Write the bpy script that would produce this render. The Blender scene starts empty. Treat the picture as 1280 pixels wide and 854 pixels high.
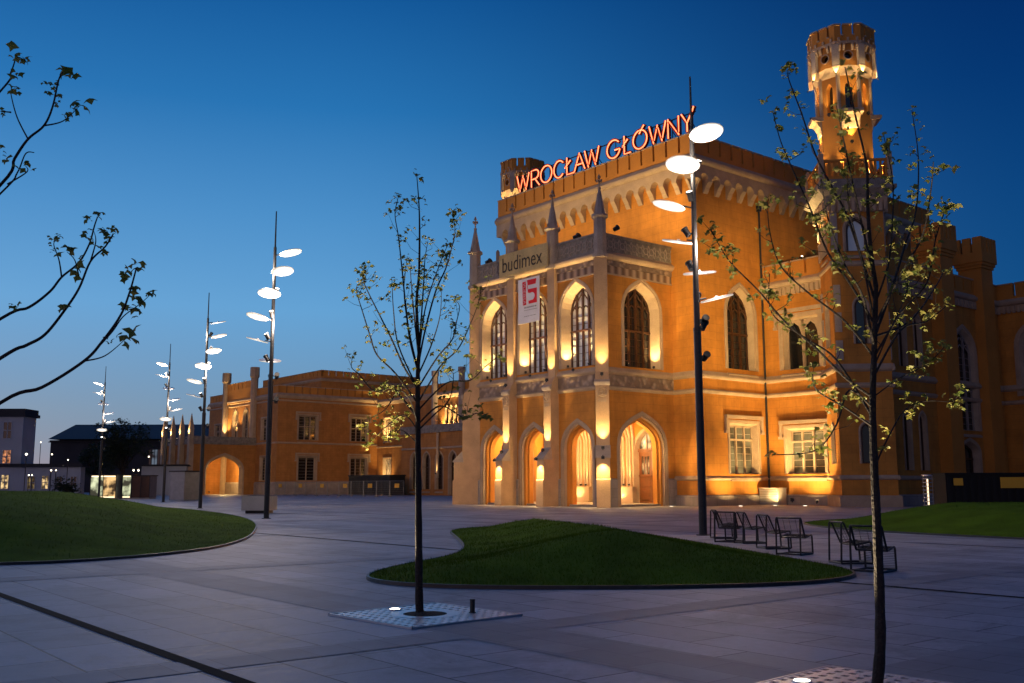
import bpy, math, random
from mathutils import Vector, Matrix
from mathutils.geometry import tessellate_polygon, delaunay_2d_cdt
random.seed(7)
SC = bpy.context.scene
COL = SC.collection
R = math.radians
# ---------------------------------------------------------------- camera
FPX, PITCH, ROLL, YAW, EYE = 1239.7, R(8.203), R(-.1138), R(50.93), 1.6
_cp, _sp = math.cos(PITCH), math.sin(PITCH)
FW = Vector((0, _cp, _sp)); _r = Vector((1, 0, 0)); _u = Vector((0, -_sp, _cp))
RT = math.cos(ROLL)*_r + math.sin(ROLL)*_u
UP = -math.sin(ROLL)*_r + math.cos(ROLL)*_u
CAMP = Vector((0, 0, EYE))
cam_d = bpy.data.cameras.new('camera'); cam = bpy.data.objects.new('camera', cam_d); COL.objects.link(cam)
m = Matrix((RT, UP, -FW)).transposed().to_4x4(); m.translation = CAMP
cam.matrix_world = m
cam_d.sensor_width = 36; cam_d.lens = 36*FPX/1280; cam_d.clip_end = 3000; cam_d.clip_start = .05
SC.camera = cam
def at(x, y, Y):
    """world point at survey distance Y on the line of sight measured in the photograph"""
    d = FW*FPX + RT*(x-640) - UP*(y-427)
    return CAMP + d*(Y/d.y)
def gnd(x, y, z=0.):
    d = FW*FPX + RT*(x-640) - UP*(y-427)
    return CAMP + d*((z-EYE)/d.z)
# station frame
ORG = Vector((6.4055, 70.2466, 0))
UD = Vector((math.cos(YAW), -math.sin(YAW), 0)); VD = Vector((math.sin(YAW), math.cos(YAW), 0))
def S(u, v, z=0.): return ORG + UD*u + VD*v + Vector((0, 0, z))
# ---------------------------------------------------------------- materials
MATS = {}
def newmat(name):
    m = bpy.data.materials.new(name); m.use_nodes = True
    nt = m.node_tree; b = nt.nodes['Principled BSDF']; MATS[name] = m
    return m, nt, b
def N(nt, t, **kw):
    n = nt.nodes.new(t)
    for k, v in kw.items():
        if k in n.inputs: n.inputs[k].default_value = v
        else: setattr(n, k, v)
    return n
def mottled(name, col, rough=.8, scale=1.5, amt=.25, bump=.15, metallic=0., fine=18., coord='Object', dark=None):
    m, nt, b = newmat(name)
    tc = N(nt, 'ShaderNodeTexCoord')
    n1 = N(nt, 'ShaderNodeTexNoise', Scale=scale, Detail=6.); n2 = N(nt, 'ShaderNodeTexNoise', Scale=fine, Detail=4.)
    for n in (n1, n2): nt.links.new(tc.outputs[coord], n.inputs['Vector'])
    mx = N(nt, 'ShaderNodeMix', data_type='RGBA')
    c2 = dark or [c*(1-amt*1.6) for c in col]
    mx.inputs['A'].default_value = (*c2, 1); mx.inputs['B'].default_value = (*[min(1, c*(1+amt*.6)) for c in col], 1)
    ma = N(nt, 'ShaderNodeMath', operation='MULTIPLY_ADD'); ma.inputs[1].default_value = .5
    ml = N(nt, 'ShaderNodeMath', operation='MULTIPLY'); ml.inputs[1].default_value = .5
    nt.links.new(n2.outputs['Fac'], ma.inputs[0]); nt.links.new(n1.outputs['Fac'], ml.inputs[0]); nt.links.new(ml.outputs[0], ma.inputs[2])
    mr = N(nt, 'ShaderNodeMapRange'); mr.inputs['From Min'].default_value = .3; mr.inputs['From Max'].default_value = .7
    nt.links.new(ma.outputs[0], mr.inputs['Value']); nt.links.new(mr.outputs[0], mx.inputs['Factor'])
    nt.links.new(mx.outputs['Result'], b.inputs['Base Color'])
    b.inputs['Roughness'].default_value = rough; b.inputs['Metallic'].default_value = metallic
    if bump:
        bp = N(nt, 'ShaderNodeBump', Strength=bump, Distance=.05); nt.links.new(n2.outputs['Fac'], bp.inputs['Height']); nt.links.new(bp.outputs[0], b.inputs['Normal'])
    return m
def ashlar(name, col, bw, bh, mort, rough=.85, joint=.6, bump=.5, var=.12, offset=.5, squash=None, stain=.25):
    """render or stone with block joints, laid out in metres on the UV map"""
    m, nt, b = newmat(name)
    uv = N(nt, 'ShaderNodeUVMap')
    br = N(nt, 'ShaderNodeTexBrick'); br.offset = offset
    br.inputs['Scale'].default_value = 1; br.inputs['Brick Width'].default_value = bw; br.inputs['Row Height'].default_value = bh
    br.inputs['Mortar Size'].default_value = mort; br.inputs['Mortar Smooth'].default_value = .3; br.inputs['Bias'].default_value = 0
    br.inputs['Color1'].default_value = (*[c*(1-var) for c in col], 1); br.inputs['Color2'].default_value = (*[c*(1+var) for c in col], 1)
    br.inputs['Mortar'].default_value = (*[c*joint for c in col], 1)
    nt.links.new(uv.outputs[0], br.inputs['Vector'])
    ns = N(nt, 'ShaderNodeTexNoise', Scale=.6, Detail=8., Roughness=.65); nt.links.new(uv.outputs[0], ns.inputs['Vector'])
    nf = N(nt, 'ShaderNodeTexNoise', Scale=25., Detail=4.); nt.links.new(uv.outputs[0], nf.inputs['Vector'])
    mr = N(nt, 'ShaderNodeMapRange'); mr.inputs['From Min'].default_value = .3; mr.inputs['From Max'].default_value = .7
    mr.inputs['To Min'].default_value = 1-stain; mr.inputs['To Max'].default_value = 1+stain*.4
    nt.links.new(ns.outputs['Fac'], mr.inputs['Value'])
    vm = N(nt, 'ShaderNodeVectorMath', operation='SCALE'); nt.links.new(br.outputs['Color'], vm.inputs[0]); nt.links.new(mr.outputs[0], vm.inputs['Scale'])
    mpp = N(nt, 'ShaderNodeMapping'); mpp.inputs['Scale'].default_value = (1.1, .10, 1); nt.links.new(uv.outputs[0], mpp.inputs['Vector'])
    st_ = N(nt, 'ShaderNodeTexNoise', Scale=1., Detail=7., Roughness=.7); nt.links.new(mpp.outputs[0], st_.inputs['Vector'])
    ms_ = N(nt, 'ShaderNodeMapRange'); ms_.inputs['From Min'].default_value = .38; ms_.inputs['From Max'].default_value = .6; ms_.inputs['To Min'].default_value = 1-stain*.45; ms_.inputs['To Max'].default_value = 1.04
    nt.links.new(st_.outputs['Fac'], ms_.inputs['Value'])
    vm2 = N(nt, 'ShaderNodeVectorMath', operation='SCALE'); nt.links.new(vm.outputs[0], vm2.inputs[0]); nt.links.new(ms_.outputs[0], vm2.inputs['Scale']); vm = vm2
    nt.links.new(vm.outputs[0], b.inputs['Base Color'])
    inv = N(nt, 'ShaderNodeMath', operation='MULTIPLY_ADD'); inv.inputs[1].default_value = -1.; nt.links.new(br.outputs['Fac'], inv.inputs[0])
    ml = N(nt, 'ShaderNodeMath', operation='MULTIPLY'); ml.inputs[1].default_value = .12; nt.links.new(nf.outputs['Fac'], ml.inputs[0]); nt.links.new(ml.outputs[0], inv.inputs[2])
    bp = N(nt, 'ShaderNodeBump', Strength=bump, Distance=.02); nt.links.new(inv.outputs[0], bp.inputs['Height']); nt.links.new(bp.outputs[0], b.inputs['Normal'])
    b.inputs['Roughness'].default_value = rough
    return m
def plain(name, col, rough=.5, metallic=0., spec=None):
    m, nt, b = newmat(name); b.inputs['Base Color'].default_value = (*col, 1)
    b.inputs['Roughness'].default_value = rough; b.inputs['Metallic'].default_value = metallic
    if spec is not None: b.inputs['Specular IOR Level'].default_value = spec
    return m
def glow(name, col, s):
    m, nt, b = newmat(name); b.inputs['Base Color'].default_value = (.4, .4, .4, 1)
    b.inputs['Emission Color'].default_value = (*col, 1); b.inputs['Emission Strength'].default_value = s
    return m
def litroom(name, col, s, sc=1.2):
    """a lit room behind glass: uneven warm light"""
    m, nt, b = newmat(name)
    tc = N(nt, 'ShaderNodeTexCoord'); ns = N(nt, 'ShaderNodeTexNoise', Scale=sc, Detail=3.); nt.links.new(tc.outputs['Object'], ns.inputs['Vector'])
    mr = N(nt, 'ShaderNodeMapRange'); mr.inputs['From Min'].default_value = .42; mr.inputs['From Max'].default_value = .6; mr.inputs['To Min'].default_value = .05*s; mr.inputs['To Max'].default_value = s
    nt.links.new(ns.outputs['Fac'], mr.inputs['Value']); nt.links.new(mr.outputs[0], b.inputs['Emission Strength'])
    b.inputs['Base Color'].default_value = (.03, .025, .02, 1); b.inputs['Emission Color'].default_value = (*col, 1); b.inputs['Roughness'].default_value = .1
    return m
ashlar('plaster', (.58, .245, .038), 1.5, .62, .012, joint=.72, bump=.35, var=.03, stain=.28)
mottled('plaster_plain', (.58, .245, .040), .85, .5, .18, .12)
mottled('stone', (.47, .355, .25), .8, 1.2, .2, .2)
mottled('stone_warm', (.50, .335, .20), .85, 1.2, .2, .2)
mottled('stone_grey', (.40, .34, .30), .8, 1.5, .25, .3)
mottled('stone_dark', (.29, .26, .23), .8, 2., .4, .4)
ashlar('plinth', (.36, .32, .30), 1.2, .65, .012, joint=.6, bump=.4, var=.1)
ashlar('brickwall', (.46, .20, .05), .9, .4, .01, joint=.7, bump=.3, var=.06)
mottled('roof', (.06, .06, .065), .7, 3, .3)
# fluted stone band
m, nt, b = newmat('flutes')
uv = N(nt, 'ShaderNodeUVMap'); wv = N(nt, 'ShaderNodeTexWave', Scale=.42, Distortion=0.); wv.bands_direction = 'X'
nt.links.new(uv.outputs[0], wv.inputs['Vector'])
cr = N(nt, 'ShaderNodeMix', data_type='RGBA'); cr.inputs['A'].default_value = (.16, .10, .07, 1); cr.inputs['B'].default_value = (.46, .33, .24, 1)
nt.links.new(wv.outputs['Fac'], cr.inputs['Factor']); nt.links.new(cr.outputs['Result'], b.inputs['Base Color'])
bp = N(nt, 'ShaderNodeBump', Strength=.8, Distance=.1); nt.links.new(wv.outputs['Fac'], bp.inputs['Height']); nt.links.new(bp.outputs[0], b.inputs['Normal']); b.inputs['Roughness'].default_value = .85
# carved frieze
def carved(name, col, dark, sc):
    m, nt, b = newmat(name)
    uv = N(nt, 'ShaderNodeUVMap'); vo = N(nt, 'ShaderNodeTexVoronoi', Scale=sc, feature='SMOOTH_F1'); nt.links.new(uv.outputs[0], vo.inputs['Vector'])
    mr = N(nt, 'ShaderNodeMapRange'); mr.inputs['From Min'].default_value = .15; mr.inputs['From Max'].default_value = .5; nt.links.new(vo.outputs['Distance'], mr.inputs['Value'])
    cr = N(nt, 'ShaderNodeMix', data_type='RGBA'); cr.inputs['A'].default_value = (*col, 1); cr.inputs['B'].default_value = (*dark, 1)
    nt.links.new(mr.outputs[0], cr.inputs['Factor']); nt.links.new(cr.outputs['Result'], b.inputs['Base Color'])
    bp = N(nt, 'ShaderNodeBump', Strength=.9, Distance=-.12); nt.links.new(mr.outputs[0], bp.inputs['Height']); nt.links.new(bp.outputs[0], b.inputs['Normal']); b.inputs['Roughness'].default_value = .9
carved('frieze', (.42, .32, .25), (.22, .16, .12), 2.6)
plain('glass', (.012, .013, .016), .06, 0, .8)
m, nt, b = newmat('glass_pale')   # panes with pale blinds behind them
uv = N(nt, 'ShaderNodeUVMap')
b.inputs['Base Color'].default_value = (.62, .68, .70, 1); b.inputs['Roughness'].default_value = .12; b.inputs['Specular IOR Level'].default_value = .9
b.inputs['Coat Weight'].default_value = 1.; b.inputs['Coat Roughness'].default_value = .03; b.inputs['Coat IOR'].default_value = 1.9
mottled('wood_dark', (.07, .028, .012), .45, 3, .3, .1)
mottled('wood_door', (.22, .085, .025), .5, 2.5, .3, .15)
mottled('metal_black', (.012, .013, .015), .45, 4, .3, .05)
mottled('metal_post', (.035, .037, .04), .4, 3, .3, .05, .3)
mottled('metal_grey', (.25, .26, .28), .45, 2, .2, .1, .4)
plain('aluminium', (.55, .56, .58), .35, .8)
m, nt, b = newmat('disc_glow')   # white reflector disc, projector light painted in as emission, brightest in the middle
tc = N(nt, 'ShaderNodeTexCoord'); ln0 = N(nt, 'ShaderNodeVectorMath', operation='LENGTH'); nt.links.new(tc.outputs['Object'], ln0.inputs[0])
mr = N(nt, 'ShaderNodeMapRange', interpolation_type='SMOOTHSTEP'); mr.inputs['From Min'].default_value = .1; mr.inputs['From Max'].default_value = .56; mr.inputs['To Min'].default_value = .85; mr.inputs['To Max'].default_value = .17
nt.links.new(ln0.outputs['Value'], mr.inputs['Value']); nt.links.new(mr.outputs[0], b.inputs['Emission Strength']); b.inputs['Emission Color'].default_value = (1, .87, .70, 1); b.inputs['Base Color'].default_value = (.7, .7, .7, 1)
glow('lens_warm', (1., .70, .38), 3.)
glow('lens_white', (1., .88, .72), 2.5)
glow('lens_dim', (1., .72, .42), .7)
glow('neon', (1., .17, .055), 1.1)
glow('lantern', (1., .72, .34), 6.)
glow('far_lamp', (1., .85, .62), 1.6)
litroom('room_warm', (1., .68, .30), .32, 1.6)
litroom('room_yellow', (1., .70, .25), .10, .55)
litroom('room_red', (1., .38, .16), .25, 1.5)
litroom('room_blue', (.55, .75, 1.), .05, .4)
litroom('shop_glass', (1., .62, .25), .3, 1.1)
litroom('pale_glass', (.95, 1., .62), .26, .8)
plain('neon_channel', (.16, .025, .02), .4)
mottled('banner_tan', (.66, .50, .22), .8, .9, .3, .3)
mottled('banner_white', (.86, .85, .88), .75, 1.2, .1, .2)
plain('ink_dark', (.05, .04, .03), .8); plain('ink_red', (.75, .012, .02), .7); plain('ink_grey', (.3, .29, .3), .8)
plain('sign_yellow', (.62, .34, .02), .6)
mottled('concrete', (.42, .41, .40), .75, 1.5, .15, .25)
mottled('white_wall', (.48, .52, .58), .85, .4, .15, .1)
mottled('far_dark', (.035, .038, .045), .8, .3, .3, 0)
mottled('bark', (.045, .034, .026), .9, 6, .4, .6, 0, 40.)
mottled('soil', (.02, .016, .012), 1., 8, .4, .6)
mottled('grass', (.098, .178, .012), .95, .9, .35, .5, 0, 60.); MATS['grass'].node_tree.nodes['Principled BSDF'].inputs['Specular IOR Level'].default_value = .05
mottled('grate_metal', (.88, .86, .86), .38, 3, .1, .05, .75)
def leafmat(name, a, c):
    m, nt, b = newmat(name)
    g = N(nt, 'ShaderNodeNewGeometry'); mx = N(nt, 'ShaderNodeMix', data_type='RGBA'); mx.inputs['A'].default_value = (*a, 1); mx.inputs['B'].default_value = (*c, 1)
    nt.links.new(g.outputs['Random Per Island'], mx.inputs['Factor']); nt.links.new(mx.outputs['Result'], b.inputs['Base Color'])
    b.inputs['Roughness'].default_value = .55
    tr = N(nt, 'ShaderNodeBsdfTranslucent'); nt.links.new(mx.outputs['Result'], tr.inputs['Color'])
    ms = N(nt, 'ShaderNodeMixShader'); ms.inputs[0].default_value = .35
    out = nt.nodes['Material Output']; nt.links.new(b.outputs[0], ms.inputs[1]); nt.links.new(tr.outputs[0], ms.inputs[2]); nt.links.new(ms.outputs[0], out.inputs['Surface'])
mottled('container_dark', (.006, .006, .007), .9, 2, .3, .05)
plain('drain', (.012, .012, .013), .9, 0, .1)
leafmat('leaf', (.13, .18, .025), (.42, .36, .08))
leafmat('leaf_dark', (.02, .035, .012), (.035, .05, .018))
# paving: slabs with a faint tone per slab, slight wear
m, nt, b = newmat('paving')
uv = N(nt, 'ShaderNodeUVMap')
def brick(bw, rh, mort, c1, c2, cm, off=.5):
    br = N(nt, 'ShaderNodeTexBrick'); br.offset = off
    br.inputs['Scale'].default_value = 1; br.inputs['Brick Width'].default_value = bw; br.inputs['Row Height'].default_value = rh
    br.inputs['Mortar Size'].default_value = mort; br.inputs['Mortar Smooth'].default_value = .2; br.inputs['Bias'].default_value = 0
    for k, c in (('Color1', c1), ('Color2', c2), ('Mortar', cm)): br.inputs[k].default_value = (*c, 1)
    nt.links.new(uv.outputs[0], br.inputs['Vector']); return br
b1 = brick(1.5, .75, .012, (.33, .33, .38), (.45, .45, .51), (.07, .07, .08))
ns = N(nt, 'ShaderNodeTexNoise', Scale=.18, Detail=9., Roughness=.7); nt.links.new(uv.outputs[0], ns.inputs['Vector'])
nf = N(nt, 'ShaderNodeTexNoise', Scale=9., Detail=8., Roughness=.75); nt.links.new(uv.outputs[0], nf.inputs['Vector'])
mr = N(nt, 'ShaderNodeMapRange'); mr.inputs['From Min'].default_value = .3; mr.inputs['From Max'].default_value = .7; mr.inputs['To Min'].default_value = .68; mr.inputs['To Max'].default_value = 1.12
nt.links.new(ns.outputs['Fac'], mr.inputs['Value'])
mr2 = N(nt, 'ShaderNodeMapRange'); mr2.inputs['From Min'].default_value = .3; mr2.inputs['From Max'].default_value = .7; mr2.inputs['To Min'].default_value = .8; mr2.inputs['To Max'].default_value = 1.15
nt.links.new(nf.outputs['Fac'], mr2.inputs['Value'])
mm = N(nt, 'ShaderNodeMath', operation='MULTIPLY'); nt.links.new(mr.outputs[0], mm.inputs[0]); nt.links.new(mr2.outputs[0], mm.inputs[1])
vm = N(nt, 'ShaderNodeVectorMath', operation='SCALE'); nt.links.new(b1.outputs['Color'], vm.inputs[0]); nt.links.new(mm.outputs[0], vm.inputs['Scale'])
sp = N(nt, 'ShaderNodeTexNoise', Scale=.55, Detail=10., Roughness=.8, Distortion=.6); nt.links.new(uv.outputs[0], sp.inputs['Vector'])
sm = N(nt, 'ShaderNodeMapRange'); sm.inputs['From Min'].default_value = .36; sm.inputs['From Max'].default_value = .5; sm.inputs['To Min'].default_value = .62; sm.inputs['To Max'].default_value = 1.; nt.links.new(sp.outputs['Fac'], sm.inputs['Value'])
vg = N(nt, 'ShaderNodeTexVoronoi', Scale=2.2); vg.inputs['Randomness'].default_value = 1.; nt.links.new(uv.outputs[0], vg.inputs['Vector'])
gm = N(nt, 'ShaderNodeMapRange'); gm.inputs['From Min'].default_value = .035; gm.inputs['From Max'].default_value = .06; gm.inputs['To Min'].default_value = .55; gm.inputs['To Max'].default_value = 1.; nt.links.new(vg.outputs['Distance'], gm.inputs['Value'])
m4 = N(nt, 'ShaderNodeMath', operation='MULTIPLY'); nt.links.new(sm.outputs[0], m4.inputs[0]); nt.links.new(gm.outputs[0], m4.inputs[1])
v3 = N(nt, 'ShaderNodeVectorMath', operation='SCALE'); nt.links.new(vm.outputs[0], v3.inputs[0]); nt.links.new(m4.outputs[0], v3.inputs['Scale']); vm = v3
nt.links.new(vm.outputs[0], b.inputs['Base Color'])
mrr = N(nt, 'ShaderNodeMapRange'); mrr.inputs['To Min'].default_value = .38; mrr.inputs['To Max'].default_value = .75; nt.links.new(nf.outputs['Fac'], mrr.inputs['Value']); nt.links.new(mrr.outputs[0], b.inputs['Roughness'])
iv = N(nt, 'ShaderNodeMath', operation='MULTIPLY_ADD'); iv.inputs[1].default_value = -1.; nt.links.new(b1.outputs['Fac'], iv.inputs[0])
ml = N(nt, 'ShaderNodeMath', operation='MULTIPLY'); ml.inputs[1].default_value = .3; nt.links.new(nf.outputs['Fac'], ml.inputs[0]); nt.links.new(ml.outputs[0], iv.inputs[2])
bp = N(nt, 'ShaderNodeBump', Strength=.35, Distance=.012); nt.links.new(iv.outputs[0], bp.inputs['Height']); nt.links.new(bp.outputs[0], b.inputs['Normal'])
ashlar('band_stone', (.28, .28, .32), .9, .45, .008, .6, .6, .3, .12)
# ---------------------------------------------------------------- mesh builder
Z = Vector((0, 0, 1))
class MB:
    def __init__(s): s.v = []; s.f = []
    def add(s, pts):
        i = len(s.v); s.v += [tuple(p) for p in pts]; s.f.append(tuple(range(i, i+len(pts)))); return s
    def quads(s, a, b, close=True):
        n = len(a)
        for i in range(n if close else n-1):
            j = (i+1) % n; s.add((a[i], a[j], b[j], b[i]))
        return s
    def box(s, x0, x1, y0, y1, z0, z1):
        return s.obox(Vector(((x0+x1)/2, (y0+y1)/2, (z0+z1)/2)), Vector(((x1-x0)/2, 0, 0)), Vector((0, (y1-y0)/2, 0)), Vector((0, 0, (z1-z0)/2)))
    def obox(s, c, a, b, d):
        c, a, b, d = map(Vector, (c, a, b, d))
        p = [c+a*i+b*j+d*k for k in (-1, 1) for i, j in ((-1, -1), (1, -1), (1, 1), (-1, 1))]
        for q in ((3, 2, 1, 0), (4, 5, 6, 7), (0, 1, 5, 4), (1, 2, 6, 5), (2, 3, 7, 6), (3, 0, 4, 7)): s.add([p[i] for i in q])
        return s
    def prism(s, ring, ext, cap=True):
        a = [Vector(p) for p in ring]; e = Vector(ext); b = [p+e for p in a]
        s.quads(a, b)
        if cap: s.add(list(reversed(a))); s.add(b)
        return s
    def frustum(s, c, r0, r1, z0, z1, n=8, rot=0., cap=True):
        ring = lambda r, z: [Vector((c[0]+r*math.cos(rot+2*math.pi*i/n), c[1]+r*math.sin(rot+2*math.pi*i/n), z)) for i in range(n)]
        a, b = ring(r0, z0), ring(r1, z1); s.quads(a, b)
        if cap: s.add(list(reversed(a))); s.add(b)
        return s
    def lathe(s, c, prof, n=12, rot=0.):
        for (r0, z0), (r1, z1) in zip(prof, prof[1:]): s.frustum(c, max(r0, 1e-4), max(r1, 1e-4), c[2]+z0, c[2]+z1, n, rot, False)
        return s
    def tube(s, pts, rad, n=6, cap=True):
        pts = [Vector(p) for p in pts]; k = len(pts)
        rad = rad if isinstance(rad, (list, tuple)) else [rad]*k
        prev = None; ref = None
        for i, p in enumerate(pts):
            t = (pts[min(i+1, k-1)]-pts[max(i-1, 0)]).normalized()
            if ref is None: ref = t.orthogonal().normalized()
            ref = (ref - t*ref.dot(t)); ref = ref.normalized() if ref.length > 1e-6 else t.orthogonal().normalized()
            bi = t.cross(ref)
            ring = [p + (ref*math.cos(2*math.pi*q/n)+bi*math.sin(2*math.pi*q/n))*rad[i] for q in range(n)]
            if prev: s.quads(prev, ring)
            elif cap: s.add(list(reversed(ring)))
            prev = ring
        if cap: s.add(prev)
        return s
    def panel(s, o, sd, outer, holes=(), nd=None, depth=0.):
        """flat wall with openings; o origin, sd horizontal direction, 2D = (along, height)"""
        o = Vector(o); sd = Vector(sd)
        if nd is not None: o = o - Vector(nd)*depth
        loops = [[Vector((x, z, 0)) for x, z in outer]] + [[Vector((x, z, 0)) for x, z in h] for h in holes]
        flat = [p for l in loops for p in l]; base = len(s.v)
        s.v += [tuple(o+sd*p.x+Z*p.y) for p in flat]
        for t in tessellate_polygon(loops): s.f.append(tuple(base+i for i in t))
        return s
    def ring(s, o, sd, nd, A, dA, B, dB):
        o, sd, nd = Vector(o), Vector(sd), Vector(nd)
        pa = [o+sd*x+Z*z+nd*dA for x, z in A]; pb = [o+sd*x+Z*z+nd*dB for x, z in B]
        return s.quads(pa, pb)
    def build(s, name, mat, parent=None, smooth=False):
        me = bpy.data.meshes.new(name); me.from_pydata(s.v, [], s.f); me.update()
        uvl = me.uv_layers.new(name='UVMap')
        buf = [0.]*(2*len(me.loops))
        for p in me.polygons:
            n = p.normal
            if abs(n.z) > .75: t, w = Vector((1, 0, 0)), Vector((0, 1, 0))
            else: t = Vector((-n.y, n.x, 0)).normalized(); w = Z
            for li in p.loop_indices:
                c = me.vertices[me.loops[li].vertex_index].co
                buf[2*li] = c.dot(t); buf[2*li+1] = c.dot(w)
        uvl.data.foreach_set('uv', buf)
        if smooth: me.polygons.foreach_set('use_smooth', [True]*len(me.polygons))
        if mat: me.materials.append(MATS[mat])
        o = bpy.data.objects.new(name, me); COL.objects.link(o)
        if parent: o.parent = parent
        return o
def arch(cx, w, zb, zs, za, n=7):
    """four-centred arch outline, counter-clockwise from the lower left"""
    h = za-zs; P = [(w, zs), (w, zs+.62*h), (.52*w, za-.20*h), (0, za)]
    side = []
    for i in range(n+1):
        t = i/n; a = (1-t)**3; b_ = 3*t*(1-t)**2; c = 3*t*t*(1-t); d = t**3
        side.append((a*P[0][0]+b_*P[1][0]+c*P[2][0]+d*P[3][0], a*P[0][1]+b_*P[1][1]+c*P[2][1]+d*P[3][1]))
    return [(cx-w, zb), (cx+w, zb)] + [(cx+x, z) for x, z in side] + [(cx-x, z) for x, z in reversed(side[:-1])]
def rect(cx, w, zb, zt): return [(cx-w, zb), (cx+w, zb), (cx+w, zt), (cx-w, zt)]
def archz(x, w, zs, za):
    o = arch(0, w, 0, zs, za, 24)[2:27]
    for (x0, z0), (x1, z1) in zip(o, o[1:]):
        if x1 <= abs(x) <= x0: return z0+(z1-z0)*(x0-abs(x))/max(x0-x1, 1e-6)
    return zs
def tag(o, label=None, cat=None, group=None, kind=None):
    for k, v in (('label', label), ('category', cat), ('group', group), ('kind', kind)):
        if v: o[k] = v
    return o
def empty(name, loc=(0, 0, 0), rz=0., parent=None):
    o = bpy.data.objects.new(name, None); COL.objects.link(o); o.location = loc; o.rotation_euler = (0, 0, rz); o.empty_display_size = .3
    if parent: o.parent = parent
    return o
def spot(loc, target, watts, deg, blend=.6, col=(1, .60, .26), size=.06, parent=None):
    d = bpy.data.lights.new('spot_light', 'SPOT'); d.energy = watts; d.spot_size = R(deg); d.spot_blend = blend; d.color = col; d.shadow_soft_size = size
    o = bpy.data.objects.new('spot_light', d); COL.objects.link(o)
    loc, target = Vector(loc), Vector(target)
    q = (target-loc).to_track_quat('-Z', 'Y')
    M = Matrix.Translation(loc) @ q.to_matrix().to_4x4()
    if parent:
        o.parent = parent
        bpy.context.view_layer.update(); o.matrix_parent_inverse = parent.matrix_world.inverted()
    o.matrix_world = M
    return o
def point(loc, watts, col, size=.1, parent=None):
    d = bpy.data.lights.new('point_light', 'POINT'); d.energy = watts; d.color = col; d.shadow_soft_size = size
    o = bpy.data.objects.new('point_light', d); COL.objects.link(o); o.location = loc
    return o
def text_mesh(s, size, name, mat, parent=None, ext=.01, shear=0., bold=0.):
    c = bpy.data.curves.new('t', 'FONT'); c.body = s; c.size = size; c.extrude = ext; c.shear = shear; c.offset = bold; c.resolution_u = 4
    o = bpy.data.objects.new('t', c); COL.objects.link(o)
    me = bpy.data.meshes.new_from_object(o.evaluated_get(bpy.context.evaluated_depsgraph_get()))
    bpy.data.objects.remove(o); me.name = name; me.materials.clear(); me.materials.append(MATS[mat])
    r = bpy.data.objects.new(name, me); COL.objects.link(r)
    if parent: r.parent = parent
    return r
WARM = (1, .64, .23); WHITE = (1, .80, .55)
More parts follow.
